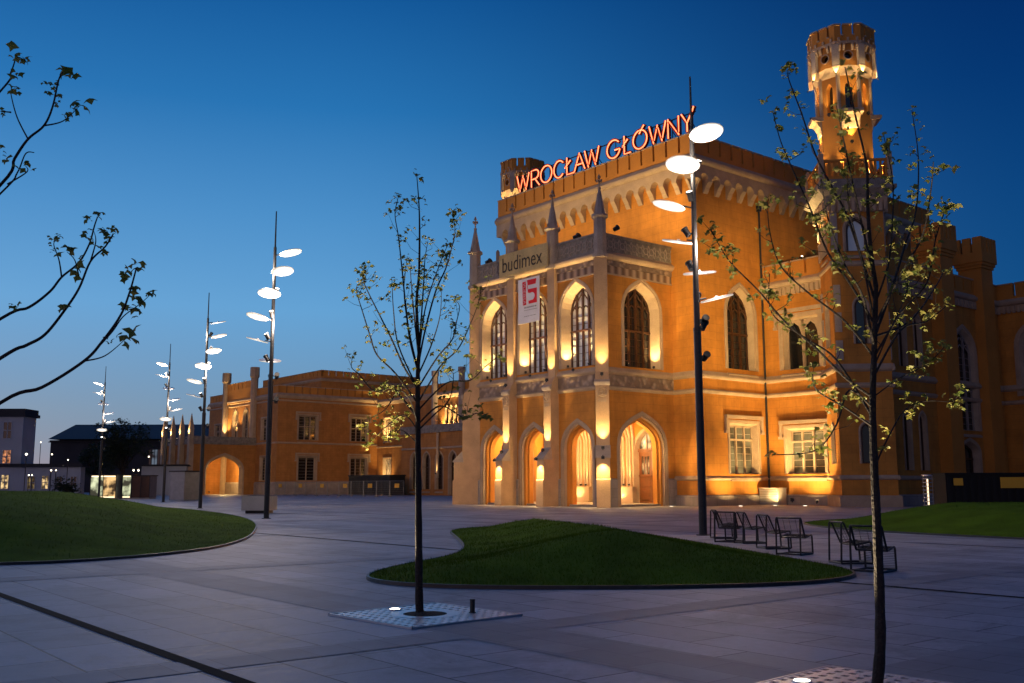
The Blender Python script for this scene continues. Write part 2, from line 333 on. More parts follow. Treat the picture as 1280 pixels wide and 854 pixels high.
# ================================================================ THE STATION
st = empty('railway_station', ORG, -YAW)
tag(st, 'long orange neo-gothic station building with arched porch, battlements and round-cornered tower', 'building')
X, Y_ = Vector((1, 0, 0)), Vector((0, 1, 0))
def bars(mb, o, sd, nd, x0, x1, z0, z1, d0, d1):
    o, sd, nd = Vector(o), Vector(sd), Vector(nd)
    c = o+sd*((x0+x1)/2)+Z*((z0+z1)/2)+nd*((d0+d1)/2)
    mb.obox(c, sd*((x1-x0)/2), nd*((d1-d0)/2), Z*((z1-z0)/2))
def window(o, sd, nd, cx, w, zb, zs, za, depth=.5, splay=.2, sw=.3, pane='glass', mull=(), trans=(), frame='wood_dark', stone='stone', sill=True, hood=False, proud=.08, tracery=False, glaz=True, upper=None):
    o, sd, nd = Vector(o), Vector(sd), Vector(nd)
    isarch = za > zs+.01
    ol = (lambda k, b=0: arch(cx, w+k, zb-b, zs, za+k*1.1)) if isarch else (lambda k, b=0: rect(cx, w+k, zb-b, zs+k))
    mb = MB()
    mb.ring(o, sd, nd, ol(sw), 0, ol(sw), proud).ring(o, sd, nd, ol(sw), proud, ol(sw*.55), proud*1.15).ring(o, sd, nd, ol(sw*.55), proud*.6, ol(sw*.12), proud*.5)
    mb.ring(o, sd, nd, ol(sw*.55), proud*1.15, ol(sw*.55), proud*.6)
    mb.ring(o, sd, nd, ol(sw*.12), proud*.5, ol(-splay), -depth)
    if hood:
        bars(mb, o, sd, nd, cx-w-sw-.3, cx+w+sw+.3, zs+sw+.1, zs+sw+.36, 0, .26)
        for q in (-1, 1):
            xx = cx+q*(w+sw+.2); bars(mb, o, sd, nd, xx-.11, xx+.11, zs-.55, zs+sw+.1, 0, .2); bars(mb, o, sd, nd, xx-.2, xx+.2, zs-.75, zs-.55, 0, .22)
    root = mb.build('window', stone, st)
    wi = w-splay+.01
    inner = arch(cx, wi, zb, zs, za-splay*1.1) if isarch else rect(cx, wi, zb, zs-splay)
    g = MB().panel(o, sd, inner, (), nd, depth); g.build('pane', pane, root)
    f = MB(); d0, d1 = -depth+.01, -depth+.13
    topz = lambda x: (archz(x, wi, zs, za-splay*1.1) if isarch else zs-splay)
    f.ring(o, sd, nd, inner, d1, [(cx+(x-cx)*(1-.09/wi), z-(.07 if z > zb+.1 else -.08)) for x, z in inner], d1)
    f.ring(o, sd, nd, [(cx+(x-cx)*(1-.09/wi), z-(.07 if z > zb+.1 else -.08)) for x, z in inner], d1, [(cx+(x-cx)*(1-.09/wi), z-(.07 if z > zb+.1 else -.08)) for x, z in inner], d0)
    for x in mull: bars(f, o, sd, nd, cx+x-.075, cx+x+.075, zb, topz(x), d0, d1+.03)
    for z in trans: bars(f, o, sd, nd, cx-wi, cx+wi, z-.07, z+.07, d0, d1+.05)
    if glaz:
        zz = zb+.55
        while zz < zs-.1:
            bars(f, o, sd, nd, cx-wi, cx+wi, zz-.014, zz+.014, d0, d0+.05); zz += .55 if isarch else .5
    if tracery:
        xs = [-wi]+list(mull)+[wi]
        for a, b in zip(xs, xs[1:]):
            c, hw = (a+b)/2, (b-a)/2; base = min(topz(a*.98), topz(b*.98), zs+.35)-.25
            pts = [o+sd*(cx+x)+Z*z-nd*(depth-.1) for x, z in arch(c, hw, base-.2, base, base+hw*1.5, 5)[2:]]
            f.tube(pts, .05, 4)
        pts = lambda s: [o+sd*(cx+s*(wi-k*wi*.24))+Z*(zs+(za-zs)*(.05+.16*k))-nd*(depth-.1) for k in range(5)]
        f.tube(pts(1), .05, 4); f.tube(pts(-1), .05, 4)
    f.build('frame', frame, root)
    if sill:
        sb = MB(); a = o+sd*(cx-w-sw*.6); b = o+sd*(cx+w+sw*.6)
        prof = [(-depth, zb+.02), (.16, zb-.42), (.16, zb-.54), (-depth, zb-.54)]
        sb.prism([a+nd*d+Z*z for d, z in prof], b-a); sb.build('sill', stone, root)
    return root
def hole(cx, w, zb, zs, za): return arch(cx, w+.02, zb, zs, za+.02) if za > zs+.01 else rect(cx, w+.02, zb, zs+.02)
def strip(name, path, prof, mat, parent=st):
    """moulding swept along straight runs: path = [(point, outward normal)] pairs per run"""
    for a, b, nd in path:
        a, b, nd = Vector(a), Vector(b), Vector(nd)
        MB().prism([a+nd*d+Z*z for d, z in prof], b-a).build(name, mat, parent)
def merlons(name, runs, z0, zs, z1, thick, pitch, slot, mat='plaster_plain', cap='stone'):
    """battlement wall with narrow slots: solid to zs, merlons above, a pale coping on each merlon"""
    mb = MB(); cp = MB()
    for a, b, nd in runs:
        a, b, nd = Vector(a), Vector(b), Vector(nd); L = (b-a).length; sd = (b-a).normalized(); n = max(1, round(L/pitch)); p = L/n
        mb.obox(a+sd*L/2+Z*(z0+zs)/2-nd*thick/2, sd*L/2, nd*thick/2, Z*(zs-z0)/2)
        for i in range(n):
            x0, x1 = i*p+slot/2, (i+1)*p-slot/2
            if i == 0: x0 = 0
            if i == n-1: x1 = L
            c = a+sd*(x0+x1)/2
            mb.obox(c+Z*(zs+z1)/2-nd*thick/2, sd*(x1-x0)/2, nd*thick/2, Z*(z1-zs)/2)
            cp.obox(c+Z*(z1+.05)-nd*thick/2, sd*((x1-x0)/2+.015), nd*(thick/2+.06), Z*.055)
    o = mb.build(name, mat, st); cp.build('coping', cap, o); return o
def corbels(name, runs, z0, z1, proj, pitch, mat='stone'):
    """row of corbelled arches: a projecting band whose lower edge is scalloped, carried on brackets"""
    mb = MB()
    for a, b, nd in runs:
        a, b, nd = Vector(a), Vector(b), Vector(nd); L = (b-a).length; sd = (b-a).normalized(); n = max(1, round(L/pitch)); p = L/n
        zb = z0+.42*(z1-z0)
        out = [(L, z1), (0, z1), (0, zb)]
        for i in range(n):
            c = (i+.5)*p; hw = p*.33
            out += [(c-hw, zb)] + [(c+hw*math.cos(t), zb+hw*1.15*math.sin(t)) for t in [math.pi*(1-k/8) for k in range(9)]] + [(c+hw, zb)]
        out += [(L, zb)]
        cl = [out[0]]
        for q in out[1:]:
            if (q[0]-cl[-1][0])**2+(q[1]-cl[-1][1])**2 > 1e-8: cl.append(q)
        mb.panel(a, sd, cl, (), nd, -proj)
        mb.ring(a, sd, nd, cl, proj, cl, 0)
        for i in range(n+1):
            x0, x1 = max(0, i*p-p*.17), min(L, i*p+p*.17)
            prof = [(0, z0), (.10, z0), (proj*.45, z0+.14*(z1-z0)), (proj*.5, z0+.2*(z1-z0)), (proj, zb-.04), (proj, zb), (0, zb)]
            mb.prism([a+sd*x0+nd*d+Z*z for d, z in prof], sd*(x1-x0))
    return mb.build(name, mat, st)
# ---------------------------------------------------------------- porch block (front)
PW, PD = 15., 7.5
bays = (-12.4, -7.5, -2.6)
fo, fs, fn = (0, 0, 0), X, -Y_
so, ss, sn = (0, 0, 0), Y_, X            # side facing right: along = v
lo, ls, ln = (-PW, 0, 0), Y_, -X
wall = MB(); inner = MB()
def archway(o, sd, nd, cx, w, zs, za):
    jamb = MB(); k = [(.0, .07), (.0, .0), (.15, .02), (.17, -.2), (.32, -.22), (.34, -.45), (.46, -.48), (.46, -.9)]
    rings = [(arch(cx, w-a, .0, zs, za-a*1.05), d) for a, d in k]
    jamb.ring(o, sd, nd, arch(cx, w+.2, 0, zs, za+.22), 0, arch(cx, w+.2, 0, zs, za+.22), .07)
    jamb.ring(o, sd, nd, arch(cx, w+.2, 0, zs, za+.22), .07, rings[0][0], .07)
    rev = MB()
    for i, ((A, da), (B_, db)) in enumerate(zip(rings, rings[1:])): (jamb if i < 3 else rev).ring(o, sd, nd, A, da, B_, db)
    rev.build('arch_reveal', 'plaster_plain', st)
    jamb.build('arch_moulding', 'stone', st)
FA = [(c, 1.62, 4.15, 6.13) for c in bays]; SA = [(4.0, 2.45, 4.2, 6.67)]
FWn = [(c, 1.62, 10.1, 14.15, 16.45) for c in bays]; SWn = [(4.2, 1.85, 10.1, 14.2, 16.5)]
for (o, sd, nd, L, A, Wn, s0) in ((fo, fs, fn, (-PW, 0), FA, FWn, 0), (so, ss, sn, (0, PD), SA, SWn, 0), (lo, ls, ln, (0, PD), SA, SWn, 0)):
    outer = [(L[0], 0), (L[1], 0), (L[1], 18), (L[0], 18)]
    wall.panel(o, sd, outer, [arch(c, w, 0.002, zs, za) for c, w, zs, za in A]+[hole(*w_) for w_ in Wn])
    inner.panel(o, sd, [(L[0]+.9*(s0 == 0), .15), (L[1]-.9, .15), (L[1]-.9, 7.6), (L[0]+.9, 7.6)], [arch(c, w-.46, .152, zs, za-.48) for c, w, zs, za in A], nd, .9)
    for a in A: archway(o, sd, nd, *a)
    for c, w, zb, zs, za in Wn:
        window(o, sd, nd, c, w, zb, zs, za, depth=.75, splay=.34, sw=.34, pane='glass_pale' if nd is fn else 'glass', mull=(-.64, 0, .64) if w < 1.7 else (-.75, 0, .75), trans=(12.9,), tracery=True)
wall.build('porch_wall', 'plaster', st)
inner.panel((-PW, PD-.02, 0), X, [(.9, .15), (PW-.02, .15), (PW-.02, 7.6), (.9, 7.6)], [arch(PW-2.6, 1.5, .152, 4.0, 5.9), arch(PW-7.5, 1.5, .152, 4.0, 5.9), arch(PW-12.4, 1.5, .152, 4.0, 5.9)])
inner.add(((-PW+.9, .9, 7.6), (0-.9, .9, 7.6), (-.9, PD, 7.6), (-PW+.9, PD, 7.6)))
inner.build('porch_inner_wall', 'plaster_plain', st)
MB().box(-PW+.3, -.3, .3, PD, .02, .15).build('porch_floor', 'plinth', st)
# doors in the rear wall of the porch
for c in bays:
    mb = MB(); o = (0, PD-.02, 0)
    for A, da, B_, db in ((1.75, .06, 1.5, .06), (1.75, 0, 1.75, .06), (1.5, .06, 1.38, -.3)):
        f = lambda w: arch(c, w, .15, 4.0, 5.9+(w-1.5)*1.05)
        mb.ring(o, X, -Y_, f(A), da, f(B_), db)
    root = mb.build('door', 'stone', st)
    d = MB()
    for q in (-1, 1):
        x0, x1 = (c-1.38, c-.02) if q < 0 else (c+.02, c+1.38)
        hs = [rect((x0+x1)/2+k*.3, .1, 2.35, 3.75) for k in (-1, 0, 1)]
        d.panel((0, PD+.28, 0), X, [(x0, .15), (x1, .15), (x1, 4.1), (x0, 4.1)], hs)
        for h in hs: d.ring((0, PD+.28, 0), X, -Y_, h, 0, h, -.06)
        for zz in (.35, 1.35): 
            hh = rect((x0+x1)/2, .5, zz, zz+.8); d.ring((0, PD+.28, 0), X, -Y_, hh, .0, rect((x0+x1)/2, .44, zz+.06, zz+.74), .05)
        bars(d, (0, PD+.28, 0), X, -Y_, x0, x1, 2.2, 2.3, 0, .07)
    bars(d, (0, PD+.28, 0), X, -Y_, c-1.38, c+1.38, 4.1, 4.32, -.05, .1)
    for x in (-.5, .0, .5): bars(d, (0, PD+.28, 0), X, -Y_, c+x-.04, c+x+.04, 4.3, archz(x, 1.38, 4.0, 5.8), -.03, .05)
    d.build('door_leaf', 'wood_door', root)
    g = MB().panel((0, PD+.34, 0), X, arch(c, 1.38, 2.3, 4.0, 5.8)); g.build('pane', 'room_warm', root)
# piers between the doors: clustered shafts on a stone bench
for c in (-9.95, -5.05):
    pr = MB(); bn = MB()
    for k in (-.85, -.5, -.2, .2, .5, .85): pr.tube([(c+k, PD-.14, 1.4), (c+k, PD-.14, 5.2), (c+k*1.6, PD-1.0, 6.9), (c+k*1.8, PD-1.6, 7.55)], .1, 8)
    bn.box(c-1.05, c+1.05, PD-.5, PD-.03, .15, 1.3).box(c-1.12, c+1.12, PD-.56, PD-.03, 1.3, 1.42)
    pr.build('pier_shafts', 'stone', st); bn.build('pier_base', 'stone', st)
# string courses, frieze, bands and cornice of the porch block
runF = [((-PW, 0, 0), (0, 0, 0), -Y_)]; runS = [((0, 0, 0), (0, PD, 0), X)]; runL = [((-PW, 0, 0), (-PW, PD, 0), -X)]
strip('string_course', runF+runS+runL, [(0, 8.28), (.10, 8.36), (.16, 8.46), (.16, 8.54), (0, 8.62)], 'stone')
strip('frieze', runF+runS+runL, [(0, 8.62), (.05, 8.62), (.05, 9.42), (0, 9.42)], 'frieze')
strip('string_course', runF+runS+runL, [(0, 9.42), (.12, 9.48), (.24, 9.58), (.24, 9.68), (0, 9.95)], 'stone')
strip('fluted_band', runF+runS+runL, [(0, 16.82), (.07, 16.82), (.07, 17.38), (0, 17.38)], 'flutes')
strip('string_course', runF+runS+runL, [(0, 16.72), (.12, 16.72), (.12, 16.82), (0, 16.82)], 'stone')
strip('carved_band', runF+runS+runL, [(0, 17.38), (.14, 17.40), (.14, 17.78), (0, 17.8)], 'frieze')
strip('cornice', runF+runS+runL, [(0, 17.8), (.22, 17.8), (.38, 17.95), (.42, 18.08), (.42, 18.16), (.1, 18.42), (0, 18.42)], 'stone')
strip('parapet', runF+runS+runL, [(.08, 18.42), (.08, 19.56), (-.25, 19.56), (-.25, 18.42)], 'stone_dark')
strip('parapet_coping', runF+runS+runL, [(.16, 19.56), (.16, 19.74), (-.33, 19.74), (-.33, 19.56)], 'stone_dark')
# openwork tracery of the parapet: ring and diagonal relief
tr = MB()
for a, b, nd in runF+runS+runL:
    a, b, nd = Vector(a), Vector(b), Vector(nd); L = (b-a).length; sd = (b-a).normalized(); n = round(L/.62); p = L/n
    for i in range(n):
        c = a+sd*(i+.5)*p+nd*.11+Z*18.99
        tr.tube([c+(sd*math.cos(t)+Z*math.sin(t))*.24 for t in [k*math.pi/5 for k in range(11)]], .045, 4, False)
        for q in (-1, 1):
            for w in (-1, 1): tr.tube([c+sd*q*.18+Z*w*.18, c+sd*q*p*.5+Z*w*.46], .04, 4)
tr.build('parapet_tracery', 'stone_grey', st)
MB().box(-PW+.25, -.25, .25, PD, 18.3, 18.42).build('porch_roof', 'roof', st)
# plinth of the porch block, cut for the archways
def plinth(segs, o, sd, nd, h=1.95, p=.12):
    for a, b in segs:
        pl = MB(); bars(pl, o, sd, nd, a, b, 0, h-.1, 0, p); o2 = Vector(o)
        pl.prism([o2+Vector(sd)*a+Vector(nd)*d+Z*z for d, z in ((0, h-.1), (p, h-.1), (p, h-.04), (0, h+.06))], Vector(sd)*(b-a)); pl.build('plinth', 'plinth', st)
edges = [-PW]+[e for c in bays for e in (c-1.83, c+1.83)]+[0]
plinth(list(zip(edges[::2], edges[1::2])), fo, fs, fn); plinth([(0, 1.3), (6.68, 7.5)], so, ss, sn); plinth([(0, 1.3), (6.68, 7.5)], lo, ls, ln)
# buttresses and pinnacles
def buttress(c, nd, w, prj, big=False):
    c, nd = Vector(c), Vector(nd); sd = Vector((-nd.y, nd.x, 0))
    p1, p2, p3 = prj
    prof = [(-.3, 0), (p1+.1, 0), (p1+.1, 1.9), (p1, 2.0), (p1, 3.4), (p1+.06, 3.45), (p1+.06, 3.52), (p2, 4.25), (p2, 8.55), (p2+.08, 8.6), (p2+.08, 8.78), (p3, 9.55), (p3, 17.85), (-.3, 17.85)]
    mb = MB().prism([c+nd*d+Z*z-sd*w/2 for d, z in prof], sd*w)
    o = mb.build('buttress', 'stone_warm', st)
    cap = MB(); cap.prism([c+nd*d+Z*z-sd*(w/2+.07) for d, z in ((p2, 8.5), (p2+.1, 8.55), (p2+.15, 8.72), (p2+.15, 8.80), (p2-.1, 9.0))], sd*(w+.14)); cap.build('weathering', 'stone_grey', o); cap = MB()
    cap.prism([c+nd*d+Z*z-sd*(w/2+.05) for d, z in ((p2-.1, 3.4), (p1+.1, 3.4), (p1+.1, 3.5), (p2+.02, 4.3))], sd*(w+.1))
    cap.build('weathering', 'stone_grey', o)
    rs = MB(); cc = c+nd*(p2+.03)+Z*8.05
    for k in range(4): rs.tube([cc+(sd*math.cos(t)+Z*math.sin(t))*.13+sd*.15*math.cos(k*1.571+.785)+Z*.15*math.sin(k*1.571+.785) for t in [q*math.pi/4 for q in range(9)]], .03, 4, False)
    rs.tube([cc+(sd*math.cos(t)+Z*math.sin(t))*.36 for t in [q*math.pi/6 for q in range(13)]], .035, 4, False)
    for k in (-.22, -.07, .07, .22): rs.box(0, 0, 0, 0, 0, 0) if False else rs.obox(c+nd*(p2+.02)+sd*k+Z*7.45, sd*.05, nd*.03, Z*.12)
    rs.build('rosette', 'stone', o)
    # octagonal shaft with spire and finial
    q = c+nd*(p3*.35)
    ps = MB().frustum(q, .62, .62, 17.85, 18.1, 8, .39).frustum(q, .5, .47, 18.1, 20.75, 8, .39).frustum(q, .47, .66, 20.75, 20.9, 8, .39).frustum(q, .66, .62, 20.9, 21.05, 8, .39)
    for k in range(4):
        t = k*math.pi/2; ps.frustum((q.x+.46*math.cos(t), q.y+.46*math.sin(t)), .1, .02, 20.9, 21.4, 4, t)
    po = ps.build('pinnacle', 'stone_grey', st)
    MB().frustum(q, .46, .09, 21.05, 23.0, 8, .39).build('spire', 'stone_grey', po)
    fi = MB().frustum(q, .13, .13, 22.95, 23.1, 6).frustum(q, .05, .05, 23.1, 24.1, 6).obox(q+Z*23.62, X*.26, Y_*.06, Z*.07).obox(q+Z*23.62, X*.06, Y_*.26, Z*.07).frustum(q, .14, .02, 23.85, 24.15, 6).frustum(q, .02, .12, 23.3, 23.45, 6)
    fi.build('finial', 'stone', po)
for u in (-9.95, -5.05): buttress((u, 0, 0), -Y_, .8, (1.5, .8, .35))
dg = Vector((1, -1, 0)).normalized(); dl = Vector((-1, -1, 0)).normalized()
buttress((-.12, .12, 0), dg, .95, (1.35, .75, .35)); buttress((-PW+.12, .12, 0), dl, .95, (1.85, 1.15, .6))
# ---------------------------------------------------------------- main hall block
HL, HR, HB = -20.3, 2.46, 42.
ho, hs_, hn = (0, PD, 0), X, -Y_
hall = MB()
hall.panel(ho, hs_, [(HL, 0), (HR, 0), (HR, 26.), (HL, 26.)], [arch(c, 1.52, .1, 4.0, 5.92) for c in bays])
side_low = dict(cx=12.62, w=1.66, zb=2.35, zs=6.15, za=6.15); side_up = dict(cx=12.7, w=1.6, zb=10.35, zs=14.4, za=16.8)
ro, rs_, rn = (HR, 0, 0), Y_, X
hall.panel(ro, rs_, [(PD, 0), (HB, 0), (HB, 26.), (PD, 26.)], [hole(*side_low.values()), hole(*side_up.values())])
hall.panel((HL, 0, 0), Y_, [(PD, 0), (HB, 0), (HB, 26.), (PD, 26.)]); hall.panel((0, HB, 0), X, [(HL, 0), (HR, 0), (HR, 26.), (HL, 26.)])
hall.build('main_hall_wall', 'plaster', st)
window(ro, rs_, rn, **side_low, depth=.5, splay=.16, sw=.28, mull=(-.5, .5), trans=(4.95,), hood=True, pane='room_yellow', frame='stone')
window(ro, rs_, rn, **side_up, depth=.6, splay=.2, sw=.42, mull=(-.46, .46), trans=(13.2,), tracery=True)
MB().box(HL+.3, HR-.3, PD+.3, HB-.3, 26.2, 26.5).build('main_roof', 'roof', st)
hf = [((HL, PD, 0), (HR, PD, 0), -Y_)]; hsd = [((HR, PD, 0), (HR, HB, 0), X)]; hld = [((HL, PD, 0), (HL, HB, 0), -X)]
e = .62
hfx = [((HL-e, PD-e, 0), (HR+e, PD-e, 0), -Y_)]; hsx = [((HR+e, PD-e, 0), (HR+e, HB, 0), X)]; hlx = [((HL-e, PD-e, 0), (HL-e, HB, 0), -X)]
corbels('corbel_table', [((HL-.0, PD, 0), (HR+.0, PD, 0), -Y_), ((HR, PD, 0), (HR, HB, 0), X), ((HL, PD, 0), (HL, HB, 0), -X)], 23.72, 25.72, e, 1.357)
MB().box(HR, HR+e, PD-e, PD, 24.56, 25.72).build('corbel_corner', 'stone', st); MB().box(HL-e, HL, PD-e, PD, 24.56, 25.72).build('corbel_corner', 'stone', st)
strip('cornice', hfx+hsx+hlx, [(-e, 25.72), (.06, 25.72), (.2, 25.86), (.24, 26.0), (.24, 26.08), (0, 26.42), (-e, 26.42)], 'stone')
merlons('battlement', [((HL-e+.1, PD-e+.1, 0), (HR+e-.1, PD-e+.1, 0), -Y_), ((HR+e-.1, PD-e+.1+.5, 0), (HR+e-.1, HB, 0), X), ((HL-e+.1, PD-e+.6, 0), (HL-e+.1, HB, 0), -X)], 26.42, 26.8, 28.0, .5, 1.357, .2)
hstr = [((HL, PD, 0), (-PW, PD, 0), -Y_), ((0, PD, 0), (HR, PD, 0), -Y_), ((HR, PD, 0), (HR, 15.53, 0), X)]
PR8 = [(0, 8.28), (.10, 8.36), (.15, 8.46), (.15, 8.54), (0, 8.64)]; PR9 = [(0, 9.42), (.10, 9.48), (.20, 9.58), (.20, 9.68), (0, 9.98)]; PR2 = [(0, 0), (.16, 0), (.16, .78), (.1, .86), (.1, 1.86), (.17, 1.92), (.17, 2.02), (0, 2.16)]
PRB = [(.17, 0), (.2, 0), (.2, .76), (.17, .8)]
strip('string_course', hstr, PR8, 'stone'); strip('string_course', hstr, PR9, 'stone')
# ---------------------------------------------------------------- wing at the right of the hall, and its tower
WV, WR, WH = 15.53, 10.8, 17.2
wlow = dict(cx=5.95, w=1.6, zb=2.35, zs=5.75, za=5.75); wup = dict(cx=5.9, w=1.55, zb=10.35, zs=14.3, za=14.3)
wo, ws, wn = (0, WV, 0), X, -Y_
wg = MB(); wg.panel(wo, ws, [(HR, 0), (WR, 0), (WR, WH), (HR, WH)], [hole(*wlow.values()), hole(*wup.values())])
side_slits = [(21.6, .42, 2.6, 6.4, 7.0), (23.9, .42, 2.6, 6.4, 7.0), (21.6, .42, 10.5, 14., 14.7), (23.9, .42, 10.5, 14., 14.7)]
bigw = (31.2, 1.75, 5.9, 12.2, 14.3); dkdoor = (31.2, 1.5, .1, 4.0, 5.0)
wg.panel((WR, 0, 0), Y_, [(WV, 0), (37.8, 0), (37.8, WH), (WV, WH)], [hole(*q) for q in side_slits]+[hole(*bigw), hole(*dkdoor)])
wg.panel((0, 37.8, 0), X, [(WR, 0), (34, 0), (34, 17.4), (WR, 17.4)], [hole(14.3, 1.9, 9., 13.2, 15.3), hole(14.3, 1.7, .1, 4.6, 6.6), hole(20., 1.9, 9., 13.2, 15.3)])
wg.panel((34, 37.8, 0), Y_, [(0, 0), (12, 0), (12, 17.4), (0, 17.4)])
wg.build('right_wing_wall', 'plaster', st)
MB().box(HR+.1, WR-.2, WV+.2, 37.7, 17.3, 17.5).box(WR+.1, 33.8, 38., 49, 17.3, 17.5).build('wing_roof', 'roof', st)
window(wo, ws, wn, **wlow, depth=.45, splay=.14, sw=.3, mull=(-.48, .48), trans=(4.8,), hood=True, pane='room_yellow', frame='stone')
wroot = window(wo, ws, wn, **wup, depth=.5, splay=.12, sw=.4, mull=(-.04, .04), trans=(), hood=True, frame='stone', glaz=False)
hd = MB()
for q in (-.72, .72): 
    hd.panel((0, WV-.0, 0), X, [(5.9+q-.72, 14.2)]+[(5.9+q+x, z) for x, z in [(-.6, 12.7), (-.56, 13.2), (-.36, 13.7), (0, 13.98), (.36, 13.7), (.56, 13.2), (.6, 12.7)]]+[(5.9+q+.72, 14.2)], (), -Y_, .34)
hd.build('window_head', 'stone', wroot)
for q in side_slits: window((WR, 0, 0), Y_, X, *q, depth=.35, splay=.08, sw=.2, sill=False, glaz=False)
window((WR, 0, 0), Y_, X, *bigw, depth=.4, splay=.2, sw=.4, mull=(-.5, .5), trans=(9.2,), tracery=True, frame='stone_grey')
window((WR, 0, 0), Y_, X, *dkdoor, depth=.6, splay=.2, sw=.3, sill=False, frame='wood_dark', mull=(0,), trans=(3.6,))
for q in ((14.3, 1.9, 9., 13.2, 15.3), (20., 1.9, 9., 13.2, 15.3), (14.3, 1.7, .1, 4.6, 6.6)): window((0, 37.8, 0), X, -Y_, *q, depth=.5, splay=.2, sw=.4, mull=(-.55, .55), trans=(11.5,) if q[2] > 5 else (4.,), frame='stone_grey', sill=q[2] > 5)
wrun = [((HR, WV, 0), (WR, WV, 0), -Y_), ((WR, WV, 0), (WR, 37.8, 0), X), ((WR, 37.8, 0), (34, 37.8, 0), -Y_)]
strip('string_course', wrun, PR8, 'stone'); strip('string_course', wrun, PR9, 'stone')
strip('cornice', wrun, [(0, 16.3), (.1, 16.35), (.1, 16.85), (.3, 16.95), (.36, 17.1), (.36, 17.2), (.1, 17.45), (0, 17.45)], 'stone')
for a, b, nd in wrun:
    dn = MB()
    a, b, nd = Vector(a), Vector(b), Vector(nd); L = (b-a).length; sd = (b-a).normalized()
    for i in range(int(L/.42)): dn.obox(a+sd*(.21+i*.42)+nd*.16+Z*16.5, sd*.11, nd*.08, Z*.3)
    dn.build('dentils', 'stone', st)
merlons('battlement', [((HR, WV-.05, 0), (WR, WV-.05, 0), -Y_), ((WR+.05, WV, 0), (WR+.05, 37.8, 0), X), ((WR, 37.75, 0), (34, 37.75, 0), -Y_)], 17.45, 17.7, 18.75, .4, 1.5, .22)
for a in wrun+[((HR, PD, 0), (HR, WV, 0), X), ((0, PD, 0), (HR, PD, 0), -Y_), ((HL, PD, 0), (-PW, PD, 0), -Y_)]:
    p0, p1, nd = Vector(a[0]), Vector(a[1]), Vector(a[2])
    MB().prism([p0+nd*d+Z*z for d, z in [(0, 0), (.2, 0), (.2, .72), (.1, .8), (.0, .8)]], p1-p0).build('plinth', 'plinth', st)
strip('plinth_moulding', wrun+[((HR, PD, 0), (HR, WV, 0), X), ((0, PD, 0), (HR, PD, 0), -Y_)], [(0, 1.86), (.10, 1.9), (.15, 1.96), (.15, 2.04), (0, 2.2)], 'stone')
MB().tube([(HR+.12, WV-.12, .3), (HR+.12, WV-.12, 23.6)], .08, 8).box(HR, HR+.3, WV-.3, WV, 23.4, 23.9).build('downpipe', 'metal_post', st)
# turrets of the dark wing at the right
def square_turret(u0, u1, v0, v1, zt):
    mb = MB().box(u0, u1, v0, v1, 0, zt-2.9); d = .32
    for i in range(4):
        k = i/3; mb.box(u0-d*k, u1+d*k, v0-d*k, v1+d*k, zt-2.9+.25*i-.003, zt-2.9+.25*(i+1))
    mb.box(u0-d, u1+d, v0-d, v1+d, zt-1.9, zt-1.3)
    n = 2
    for (a, b, c, dd) in ((u0-d, u1+d, v0-d, v0-d+.3), (u0-d, u1+d, v1+d-.3, v1+d)):
        w = (b-a)/3
        for i in range(3): mb.box(a+i*w+(.1 if i else 0), a+(i+1)*w-(.1 if i < 2 else 0), c, dd, zt-1.3, zt)
    for (c, dd) in ((u0-d, u0-d+.3), (u1+d-.3, u1+d)):
        w = (v1-v0+2*d-.6)/3
        for i in range(3): mb.box(c, dd, v0-d+.3+i*w+.1, v0-d+.3+(i+1)*w-.1, zt-1.3, zt)
    return mb.build('turret', 'plaster_plain', st)
square_turret(9.95, 11.85, 26.3, 28.2, 22.4); square_turret(9.6, 11.6, 33.6, 35.6, 22.4)
